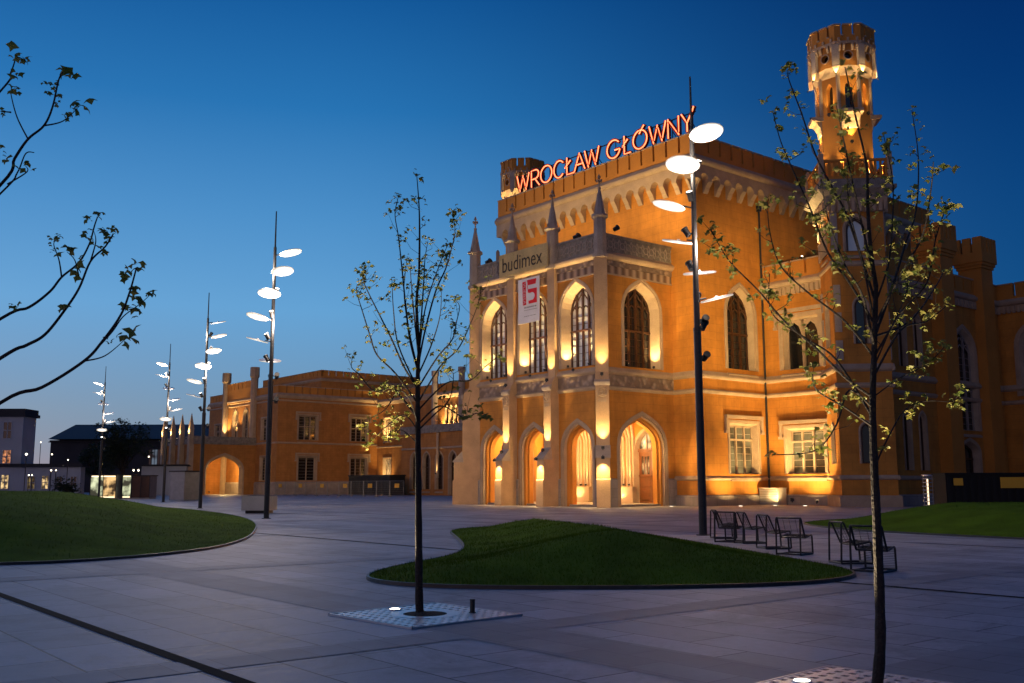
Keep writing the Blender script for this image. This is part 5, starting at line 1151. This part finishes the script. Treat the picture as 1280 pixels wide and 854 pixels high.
# ---------------------------------------------------------------- tree grates
def grate(c, ang, sz, n, label, hole_r):
    e_ = empty('tree_grate', c, ang); tag(e_, label, 'tree grate')
    mb = MB(); p = sz/n; hz = .02
    for i in range(n):
        for j in range(n):
            x, y = -sz/2+(i+.5)*p, -sz/2+(j+.5)*p
            if math.hypot(x, y) < hole_r+p*.5: continue
            a = p/2; b = p*.25
            o = [(x-a, y-a), (x+a, y-a), (x+a, y+a), (x-a, y+a)]; q = [(x-b, y-b), (x+b, y-b), (x+b, y+b), (x-b, y+b)]
            for k in range(4):
                l = (k+1) % 4; mb.add([(*o[k], hz), (*o[l], hz), (*q[l], hz), (*q[k], hz)]); mb.add([(*q[k], hz), (*q[l], hz), (*q[l], hz-.03), (*q[k], hz-.03)])
    # ring collar round the opening
    for k in range(40):
        t0, t1 = 2*math.pi*k/40, 2*math.pi*(k+1)/40; r1 = hole_r+p*1.25
        mb.add([(hole_r*math.cos(t0), hole_r*math.sin(t0), hz+.003), (r1*math.cos(t0), r1*math.sin(t0), hz+.003), (r1*math.cos(t1), r1*math.sin(t1), hz+.003), (hole_r*math.cos(t1), hole_r*math.sin(t1), hz+.003)])
    mb.build('plate', 'grate_metal', e_)
    MB().add([(-sz/2, -sz/2, .009), (sz/2, -sz/2, .009), (sz/2, sz/2, .009), (-sz/2, sz/2, .009)]).build('pit', 'soil', e_)
    s_ = MB(); rr = random.Random(3); ringp = [(hole_r*math.cos(t), hole_r*math.sin(t), .016) for t in [k*.1571 for k in range(40)]]
    for k in range(40): s_.add([ringp[k], ringp[(k+1) % 40], (0, 0, .05)])
    s_.build('soil', 'soil', e_)
    fr_ = MB()
    for s1, s2 in ((1, 0), (-1, 0), (0, 1), (0, -1)): fr_.obox((s1*sz/2, s2*sz/2, .012), (.012 if s1 else sz/2+.012, 0, 0), (0, .012 if s2 else sz/2+.012, 0), (0, 0, .012))
    fr_.build('edge', 'aluminium', e_)
    return e_
g1 = gnd(531, 771); grate(Vector((-1.08, 12.6, 0)), -YAW+R(4), 1.68, 13, 'white perforated square grate round the foot of the left slim tree', .27)
grate(Vector((2.74, 7.82, 0)), -YAW+R(4), 1.7, 13, 'white perforated square grate round the foot of the right tree, cut by the frame', .27)
def tree_light(label, p, tgt, watts, deg):
    e_ = empty('ground_light', p); tag(e_, label, 'ground light', 'lights set flush in the paving')
    MB().frustum((0, 0), .085, .08, .02, .034, 16).build('rim', 'aluminium', e_); MB().frustum((0, 0), .066, .06, .034, .038, 16).build('lens', 'lens_white', e_)
    spot(p+Vector((0, 0, .08)), tgt, watts, deg, .7, (1, .80, .50), .03)
tree_light('round glowing light set in the left tree grate', Vector((-1.5, 13.0, 0)), TL+Vector((0, 0, 3.6)), 330, 64)
tree_light('round glowing light set in the right tree grate', Vector((2.33, 8.3, 0)), TR+Vector((-.1, 0, 3.4)), 230, 74)
bo = empty('bollard', Vector((-.5, 12.71, 0))); tag(bo, 'short black post standing in the left tree grate', 'bollard')
MB().frustum((0, 0), .032, .032, .02, .17, 12).frustum((0, 0), .045, .045, .018, .028, 12).build('post', 'metal_black', bo, False); MB().frustum((0, 0), .036, .034, .17, .185, 12).build('cap', 'metal_black', bo)
# ================================================================ CHAIRS
PRO = [(0, .02), (.03, .80), (.06, .83), (.09, .80), (.255, .41), (.285, .385), (.32, .39), (.60, .44), (.63, .43), (.645, .40), (.66, .03), (.64, .02), (0, .02)]
def rods(a, b, n, w, mb):
    for i in range(n):
        t = (i+.5)/n; x = a[0]+(b[0]-a[0])*t; z = a[1]+(b[1]-a[1])*t; mb.tube([(x, -w, z), (x, w, z)], .0045, 4)
def chair_mesh():
    w = .29; M_ = {}
    for nm, s in (('side', -1), ('side', 1)): M_[s] = MB().tube([(x, s*w, z) for x, z in PRO], .021, 8)
    cross = [MB().tube([(x, -w, z), (x, w, z)], .02, 8) for x, z in ((.06, .83), (.64, .43), (.0, .03), (.65, .03), (.285, .385))]
    back, seat, front = MB(), MB(), MB()
    rods((.09, .80), (.255, .41), 13, w, back); rods((.32, .39), (.6, .44), 10, w, seat); rods((.645, .40), (.66, .05), 11, w, front)
    for q in (-.15, 0, .15):
        back.tube([(.09, q, .80), (.255, q, .41)], .0045, 4); seat.tube([(.32, q, .39), (.6, q, .44)], .0045, 4)
    return M_, cross, back, seat, front
M_, cr_, bk_, se_, fr_ = chair_mesh()
def ch_make():
    e_ = empty('wire_chair', (0, 0, 0))
    for s in (-1, 1): M_[s].build('side_frame', 'metal_black', e_, True)
    [q.build('cross_bar', 'metal_black', e_) for q in cr_]; bk_.build('backrest', 'metal_black', e_); se_.build('seat', 'metal_black', e_); fr_.build('front_panel', 'metal_black', e_)
    return e_
ch0 = ch_make()
def copy_tree(o, parent=None):
    c = o.copy(); COL.objects.link(c)
    if parent: c.parent = parent
    for ch in o.children: copy_tree(ch, c)
    return c
CH = [((893, 674), 0, 'wire chair half hidden behind the near lamp post, first of the row'), ((918, 679), 52, 'wire chair with broad back to the viewer, right beside the lamp post, second in row'), ((929, 680), 8, 'wire chair seen edge-on, third of the row from the lamp post'), ((958, 687), 10, 'wire chair seen from the side, fourth of the row from the lamp post'),
      ((1001, 695), 50, 'wire chair with broad back to the viewer, fifth from the lamp post'), ((1052, 706), 6, 'dark wire chair at the lawn tip just left of the right tree trunk'), ((1103, 717), 48, 'wire chair nearest the viewer, partly behind the right tree trunk')]
for i, ((x, y), a, lb) in enumerate(CH):
    o = ch0 if i == 0 else copy_tree(ch0)
    p = gnd(x, y); t = R(a)
    d = Vector((math.cos(t), math.sin(t), 0)); sd = Vector((-d.y, d.x, 0))
    o.location = p+sd*.29; o.rotation_euler = (0, 0, t); tag(o, lb, 'chair', 'wire chairs along the lawn')
# ================================================================ PLAZA FURNITURE AND FAR BACKGROUND
pn = empty('planter', gnd(324, 641.5), -YAW+R(45)); tag(pn, 'square concrete planter block beside the second lamp post', 'planter')
MB().box(-.78, .78, -.78, .78, .16, .98).build('body', 'concrete', pn); MB().box(-.6, .6, -.6, .6, .0, .16).build('foot', 'metal_black', pn); MB().box(-.70, .70, -.70, .70, .981, .99).build('soil', 'soil', pn)
# fence with yellow plates in front of the left range
F0 = [(x, 621) for x in range(352, 590, 34)]
ft = MB()
nf_ = empty('site_fence', S(-80, 22, 0), -YAW); tag(nf_, 'temporary mesh site fence with yellow plates before the left range', 'fence')
for i in range(11):
    x = -17+i*3.4
    pan = MB(); pan.tube([(x, 0, .1), (x, 0, 2.1)], .025, 6); pan.tube([(x+3.3, 0, .1), (x+3.3, 0, 2.1)], .025, 6)
    for z in (.15, 2.1): pan.tube([(x, 0, z), (x+3.3, 0, z)], .02, 6)
    for k in range(1, 22): pan.tube([(x+k*.15, 0, .15), (x+k*.15, 0, 2.1)], .006, 3)
    for k in range(1, 7): pan.tube([(x, .0, .15+k*.28), (x+3.3, 0, .15+k*.28)], .006, 3)
    pan.box(x-.3, x+.3, -.15, .15, 0, .12)
    pan.build('panel', 'metal_grey', nf_)
    if i % 2 == 0: MB().box(x+1.2, x+2.3, -.06, -.03, 1.2, 1.75).build('plate', 'sign_yellow', nf_)
ct = empty('site_container', S(-80.5, 30.5, 0), -YAW); tag(ct, 'black site container behind the fence, with rows of small lights', 'container')
cb = MB().box(-6, 6, -1.3, 1.3, .1, 2.9)
for i in range(30): cb.box(-5.9+i*.4, -5.7+i*.4, -1.36, -1.3, .2, 2.8)
cb.build('body', 'metal_black', ct); MB().box(-6.1, 6.1, -1.42, 1.42, 2.9, 3.05).build('roof', 'metal_black', ct)
# grey cabin and glass kiosk at the left
cp = at(228, 623, 0.+88); cp.z = 0
kb_ = empty('service_cabin', gnd(230, 626), -YAW+R(20)); tag(kb_, 'grey box cabin with a pale end panel left of the pavilion', 'cabin')
MB().box(-1.1, 1.1, -1.0, 1.0, .05, 2.95).build('body', 'metal_grey', kb_); MB().box(-1.2, 1.2, -1.1, 1.1, 2.95, 3.08).build('roof', 'metal_black', kb_); MB().box(-1.15, -1.1, -.9, .9, .2, 2.8).build('end_panel', 'concrete', kb_)
def kiosk(x0, x1, yt, Y, label, dark=None):
    a, b = at(x0, 606, Y), at(x1, 606, Y); w = (b-a).length; h = at(x0, yt, Y).z
    c = (a+b)/2; c.z = 0; e_ = empty('glass_kiosk', c); tag(e_, label, 'kiosk')
    n = max(1, round(w/1.3)); g = MB()
    MB().box(-w/2, w/2, 0, 2.4, 0, .12).build('base', 'concrete', e_); MB().box(-w/2-.1, w/2+.1, -.1, 2.5, h-.12, h).build('roof', 'metal_black', e_)
    for i in range(n): MB().box(-w/2+i*w/n+.04, -w/2+(i+1)*w/n-.04, .0, .05, .15, h-.15).build('glass_panel', dark or ('shop_glass' if n > 1 and i else 'pale_glass'), e_)
    MB().box(-w/2, -w/2+.05, .06, 2.4, .15, h-.15).box(w/2-.05, w/2, .06, 2.4, .15, h-.15).box(-w/2+.05, w/2-.05, 2.3, 2.4, .12, h-.12).build('wall', 'metal_grey', e_)
    for z0 in (.16, h-.3):
        if not dark: MB().box(-w/2+.1, w/2-.1, -.015, -.004, z0, z0+.12).build('light_strip', 'lens_dim', e_)
    fp = MB()
    for i in range(n+1): fp.box(-w/2+i*w/n-.04, -w/2+i*w/n+.04, -.03, .0, .12, h-.12)
    fp.build('mullion', 'metal_black', e_)
kiosk(113, 145, 593, 118, 'lit glass kiosk with warm panels at the foot of the farthest lamp post')
kiosk(153, 164, 593, 119, 'narrow glowing pale glass box beside the dark brown box')
kiosk(165, 187, 594, 119, 'dark brown box kiosk right of the narrow glowing glass box', 'wood_dark')
def house(name, label, x0, x1, ytop, ybase, Y, depth, wins, mat='white_wall', roofh=1.2, cat='building'):
    a, b = at(x0, 606, Y), at(x1, 606, Y); w = (b-a).length; h = at((x0+x1)/2, ytop, Y).z; c = (a+b)/2; c.z = 0
    e_ = empty(name, c); tag(e_, label, cat)
    MB().box(-w/2, w/2, 0, depth, 0, h).build('wall', mat, e_)
    MB().box(-w/2-.4, w/2+.4, -.4, depth+.4, h, h+roofh*.4).box(-w/2-.2, w/2+.2, -.2, depth+.2, h+roofh*.4, h+roofh).build('roof', 'far_dark', e_)
    for (wx0, wx1, wy0, wy1, pm_) in wins:
        q0, q1 = at(wx0, wy1, Y)-c, at(wx1, wy0, Y)-c
        f = MB().box(q0.x-.15, q1.x+.15, -.12, 0, q0.z-.15, q0.z).box(q0.x-.15, q1.x+.15, -.08, 0, q1.z, q1.z+.15).box(q0.x-.12, q0.x, -.08, 0, q0.z, q1.z).box(q1.x, q1.x+.12, -.08, 0, q0.z, q1.z)
        mx_ = (q0.x+q1.x)/2; mz = (q0.z+q1.z)/2; f.box(mx_-.06, mx_+.06, -.07, -.03, q0.z, q1.z).box(q0.x, q1.x, -.07, -.03, mz-.05, mz+.05)
        fo_ = f.build('window', 'white_wall', e_); MB().box(q0.x, q1.x, -.03, -.005, q0.z, q1.z).build('pane', pm_, fo_)
    return e_, c
house('town_house', 'pale three-storey house at the left edge with a dark cornice', -60, 24, 521, 612, 150, 4, [(4, 15, 528, 548, 'glass'), (3, 14, 563, 579, 'room_red'), (-24, -12, 528, 548, 'glass'), (-24, -12, 563, 579, 'room_yellow')])
house('town_house', 'long low pale building with lit windows beside the pale house', -60, 100, 584, 612, 148, 1.5, [(1, 11, 594, 611, 'room_warm'), (34, 44, 596, 611, 'room_yellow'), (52, 61, 595, 611, 'room_warm'), (70, 78, 596, 610, 'glass'), (88, 96, 596, 610, 'glass')], 'white_wall', .5)
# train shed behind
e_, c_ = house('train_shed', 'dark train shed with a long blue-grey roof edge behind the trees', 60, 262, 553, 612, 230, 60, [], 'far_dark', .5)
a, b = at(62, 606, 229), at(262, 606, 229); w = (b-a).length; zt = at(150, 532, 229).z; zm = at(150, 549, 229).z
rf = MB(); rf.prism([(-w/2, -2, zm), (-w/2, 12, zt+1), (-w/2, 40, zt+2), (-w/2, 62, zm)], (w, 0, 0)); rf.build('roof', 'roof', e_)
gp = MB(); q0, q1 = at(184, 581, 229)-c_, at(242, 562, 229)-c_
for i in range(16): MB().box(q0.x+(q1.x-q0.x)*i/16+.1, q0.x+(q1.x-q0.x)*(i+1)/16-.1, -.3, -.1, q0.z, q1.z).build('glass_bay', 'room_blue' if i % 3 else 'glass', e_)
ll = house('station_annex', 'low grey-blue annex between the kiosks and the grey cabin', 176, 232, 583, 614, 160, 10, [], 'white_wall', .3)
# small distant lights
for i, (x, y, Y, s) in enumerate([(33, 568, 147, .28), (65, 568, 147, .18), (51, 553, 200, .2), (85, 575, 146, .16), (64, 588, 140, .2), (70, 588, 140, .15), (36, 594, 140, .16), (40, 594, 140, .14), (186, 571, 200, .25), (167, 588, 125, .2), (173, 588, 125, .2)]):
    p = at(x, y, Y); s *= .7; e_ = empty('lamp_post', Vector((p.x, p.y, 0))); tag(e_, f'tiny distant street light, {["beside the pale house", "right of the pale house", "high under the shed roof", "at the shed front", "left one of the pair over the low wing", "right one of the pair over the low wing", "left one of the low pair by the lit window", "right one of the low pair by the lit window", "before the shed glass", "left one of the pair over the kiosk", "right one of the pair over the kiosk"][i]}', 'street light', 'tiny distant street lights')
    MB().tube([(0, 0, 0), (0, 0, p.z-s)], .06, 6).build('pole', 'metal_black', e_); MB().lathe((0, 0, p.z), [(.01, -s), (s, 0), (.01, s)], 8).build('lamp_head', 'far_lamp', e_)
# broad dark tree before the shed, shrubs
def dark_tree(x, ybase, ytop, width, Y, label, seed, n=900):
    rnd = random.Random(seed); b_ = at(x, 606, Y); b_.z = 0; H = at(x, ytop, Y).z; Rw = width*Y/1240/2
    e_ = empty('broad_tree', b_); tag(e_, label, 'tree'); MB().tube([(0, 0, 0), (.1, 0, H*.3), (0, .1, H*.6)], [.35, .28, .15], 8).build('trunk', 'bark', e_)
    lf = MB(); blobs = [(Vector((rnd.uniform(-.7, .7)*Rw, rnd.uniform(-.7, .7)*Rw, H*rnd.uniform(.3, .86))), Rw*rnd.uniform(.3, .5)) for _ in range(16)]
    br = MB()
    for c, r in blobs: br.tube([(0, 0, H*.3), c*.5+Vector((0, 0, H*.2)), c], [.14, .09, .04], 5)
    br.build('branch', 'bark', e_)
    for _ in range(n):
        c, r = rnd.choice(blobs); d = Vector((rnd.gauss(0, 1), rnd.gauss(0, 1), rnd.gauss(0, 1))).normalized(); leaf_cluster(lf, c+d*r*rnd.uniform(.6, 1.05), .35, 3, rnd)
    lf.build('crown', 'leaf_dark', e_)
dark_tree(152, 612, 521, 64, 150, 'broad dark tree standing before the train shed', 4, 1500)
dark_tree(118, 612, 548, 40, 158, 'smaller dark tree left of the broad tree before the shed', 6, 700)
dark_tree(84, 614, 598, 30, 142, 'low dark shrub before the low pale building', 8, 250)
# right side: dark container with yellow plate, louvred lamp
rc = empty('site_container', gnd(1236, 640), -YAW+R(44)); tag(rc, 'dark container with a long yellow plate before the dark right wing', 'container')
cb = MB().box(-2.6, 4.5, -1.2, 1.2, .1, 2.1)
for i in range(17): cb.box(-2.5+i*.4, -2.3+i*.4, -1.26, -1.2, .2, 2.0)
cb.build('body', 'container_dark', rc); MB().box(-2.65, 4.55, -1.3, 1.3, 2.1, 2.2).build('roof', 'container_dark', rc)
MB().box(.3, 2.1, -1.31, -1.275, 1.35, 1.95).build('plate', 'sign_yellow', rc); MB().box(-2.2, -1.7, -1.31, -1.275, 1.5, 1.9).build('small_plate', 'sign_yellow', rc)
lb = empty('louvre_lamp', gnd(1161, 635)); tag(lb, 'round louvred bollard lamp glowing between its rings beside the dark container', 'bollard lamp')
MB().frustum((0, 0), .06, .06, 0, 1.9, 10).build('core', 'lens_dim', lb)
rg = MB()
for i in range(8): rg.frustum((0, 0), .34, .34, .15+i*.25, .2+i*.25, 18)
rg.frustum((0, 0), .36, .36, 2.1, 2.2, 18); rg.build('rings', 'aluminium', lb); pp_ = MB()
for k in range(3): t = k*2.1; pp_.tube([(.33*math.cos(t), .33*math.sin(t), 0), (.33*math.cos(t), .33*math.sin(t), 2.1)], .015, 6)
pp_.build('rod', 'aluminium', lb)
# ================================================================ SKY, SUN, RENDER
w = bpy.data.worlds.new('World'); SC.world = w; w.use_nodes = True; nt = w.node_tree
bg = nt.nodes['Background']
sky = N(nt, 'ShaderNodeTexSky'); sky.sky_type = 'NISHITA'; sky.sun_disc = False
SUN_EL, SUN_AZ = R(1.0), R(-30)
sky.sun_elevation = SUN_EL; sky.sun_rotation = SUN_AZ; sky.ozone_density = 6.; sky.air_density = 1.; sky.dust_density = .6
# dusk: the twilight arch, brightest low towards the sunset and dimming with height and away from it
tc = N(nt, 'ShaderNodeTexCoord'); sx = N(nt, 'ShaderNodeSeparateXYZ'); nt.links.new(tc.outputs['Generated'], sx.inputs[0])
rp = N(nt, 'ShaderNodeValToRGB'); nt.links.new(sx.outputs['Z'], rp.inputs[0])
SKY = [(0., (.145, .205, .30)), (.07, (.155, .27, .40)), (.17, (.12, .34, .60)), (.26, (.068, .26, .53)), (.36, (.018, .16, .41)), (.46, (.005, .09, .29)), (.62, (.02, .09, .26)), (1., (.025, .09, .25))]
el = rp.color_ramp.elements
while len(el) > 1: el.remove(el[-1])
for i, (p, c) in enumerate(SKY):
    q = el[0] if i == 0 else el.new(p); q.position = p; q.color = (*c, 1)
az = N(nt, 'ShaderNodeVectorMath', operation='DOT_PRODUCT'); az.inputs[1].default_value = (math.sin(R(80)), math.cos(R(80)), 0); 
flat = N(nt, 'ShaderNodeVectorMath', operation='MULTIPLY'); flat.inputs[1].default_value = (1, 1, 0); nrm_ = N(nt, 'ShaderNodeVectorMath', operation='NORMALIZE')
nt.links.new(tc.outputs['Generated'], flat.inputs[0]); nt.links.new(flat.outputs[0], nrm_.inputs[0]); nt.links.new(nrm_.outputs[0], az.inputs[0])
mr = N(nt, 'ShaderNodeMapRange', interpolation_type='SMOOTHSTEP'); mr.inputs['From Min'].default_value = -.05; mr.inputs['From Max'].default_value = .66; nt.links.new(az.outputs['Value'], mr.inputs['Value'])
dm = N(nt, 'ShaderNodeMix', data_type='RGBA'); dm.inputs['A'].default_value = (1, 1, 1, 1); dm.inputs['B'].default_value = (.03, .18, .33, 1); nt.links.new(mr.outputs[0], dm.inputs['Factor'])
mu = N(nt, 'ShaderNodeMix', data_type='RGBA', blend_type='MULTIPLY'); mu.inputs['Factor'].default_value = 1; nt.links.new(rp.outputs[0], mu.inputs['A']); nt.links.new(dm.outputs['Result'], mu.inputs['B'])
yb = N(nt, 'ShaderNodeVectorMath', operation='DOT_PRODUCT'); yb.inputs[1].default_value = (0, -1, 0); nt.links.new(tc.outputs['Generated'], yb.inputs[0])
ym = N(nt, 'ShaderNodeMapRange', interpolation_type='SMOOTHSTEP'); ym.inputs['From Min'].default_value = -.1; ym.inputs['From Max'].default_value = .6; ym.inputs['To Min'].default_value = .288; ym.inputs['To Max'].default_value = .10; nt.links.new(yb.outputs['Value'], ym.inputs['Value'])
sc1 = N(nt, 'ShaderNodeVectorMath', operation='SCALE'); nt.links.new(ym.outputs[0], sc1.inputs['Scale']); nt.links.new(mu.outputs['Result'], sc1.inputs[0])
sc2_ = N(nt, 'ShaderNodeVectorMath', operation='SCALE'); sc2_.inputs['Scale'].default_value = .012; nt.links.new(sky.outputs[0], sc2_.inputs[0])
ad = N(nt, 'ShaderNodeVectorMath', operation='ADD'); nt.links.new(sc1.outputs[0], ad.inputs[0]); nt.links.new(sc2_.outputs[0], ad.inputs[1])
# pink glow added low in the unseen sky to warm the facades and paving
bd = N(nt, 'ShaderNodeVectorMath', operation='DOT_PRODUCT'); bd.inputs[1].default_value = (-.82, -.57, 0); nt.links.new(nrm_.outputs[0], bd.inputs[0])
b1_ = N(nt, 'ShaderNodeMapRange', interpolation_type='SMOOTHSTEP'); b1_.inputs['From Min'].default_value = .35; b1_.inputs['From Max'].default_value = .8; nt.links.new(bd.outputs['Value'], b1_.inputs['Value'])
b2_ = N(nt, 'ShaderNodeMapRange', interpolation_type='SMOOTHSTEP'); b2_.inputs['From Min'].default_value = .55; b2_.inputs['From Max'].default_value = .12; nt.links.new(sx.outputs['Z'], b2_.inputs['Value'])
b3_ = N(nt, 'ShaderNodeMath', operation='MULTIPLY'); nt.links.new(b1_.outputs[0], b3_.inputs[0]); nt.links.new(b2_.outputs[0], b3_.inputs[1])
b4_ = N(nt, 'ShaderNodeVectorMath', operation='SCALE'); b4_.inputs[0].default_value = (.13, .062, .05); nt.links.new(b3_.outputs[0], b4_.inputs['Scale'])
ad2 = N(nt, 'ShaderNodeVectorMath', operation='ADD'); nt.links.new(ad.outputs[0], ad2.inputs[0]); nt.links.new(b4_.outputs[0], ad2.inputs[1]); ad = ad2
bg.inputs['Strength'].default_value = 1.
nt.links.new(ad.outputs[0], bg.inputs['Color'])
sd_ = bpy.data.lights.new('sun', 'SUN'); sd_.energy = .02; sd_.angle = R(20); sd_.color = (1, .8, .65)
so2 = bpy.data.objects.new('sun', sd_); COL.objects.link(so2)
dvec = Vector((math.sin(SUN_AZ)*math.cos(SUN_EL), math.cos(SUN_AZ)*math.cos(SUN_EL), math.sin(R(8))))
so2.rotation_euler = dvec.to_track_quat('Z', 'Y').to_euler()
vs = SC.view_settings; vs.view_transform = 'Standard'; vs.look = 'None'; vs.exposure = 1.8; vs.gamma = 1; vs.use_curve_mapping = False
SC.render.engine = 'CYCLES'; cy = SC.cycles; cy.use_denoising = True; cy.max_bounces = 5; cy.diffuse_bounces = 3; cy.glossy_bounces = 3; cy.transmission_bounces = 2; cy.sample_clamp_indirect = 4.; cy.use_light_tree = True; cy.caustics_reflective = False; cy.caustics_refractive = False
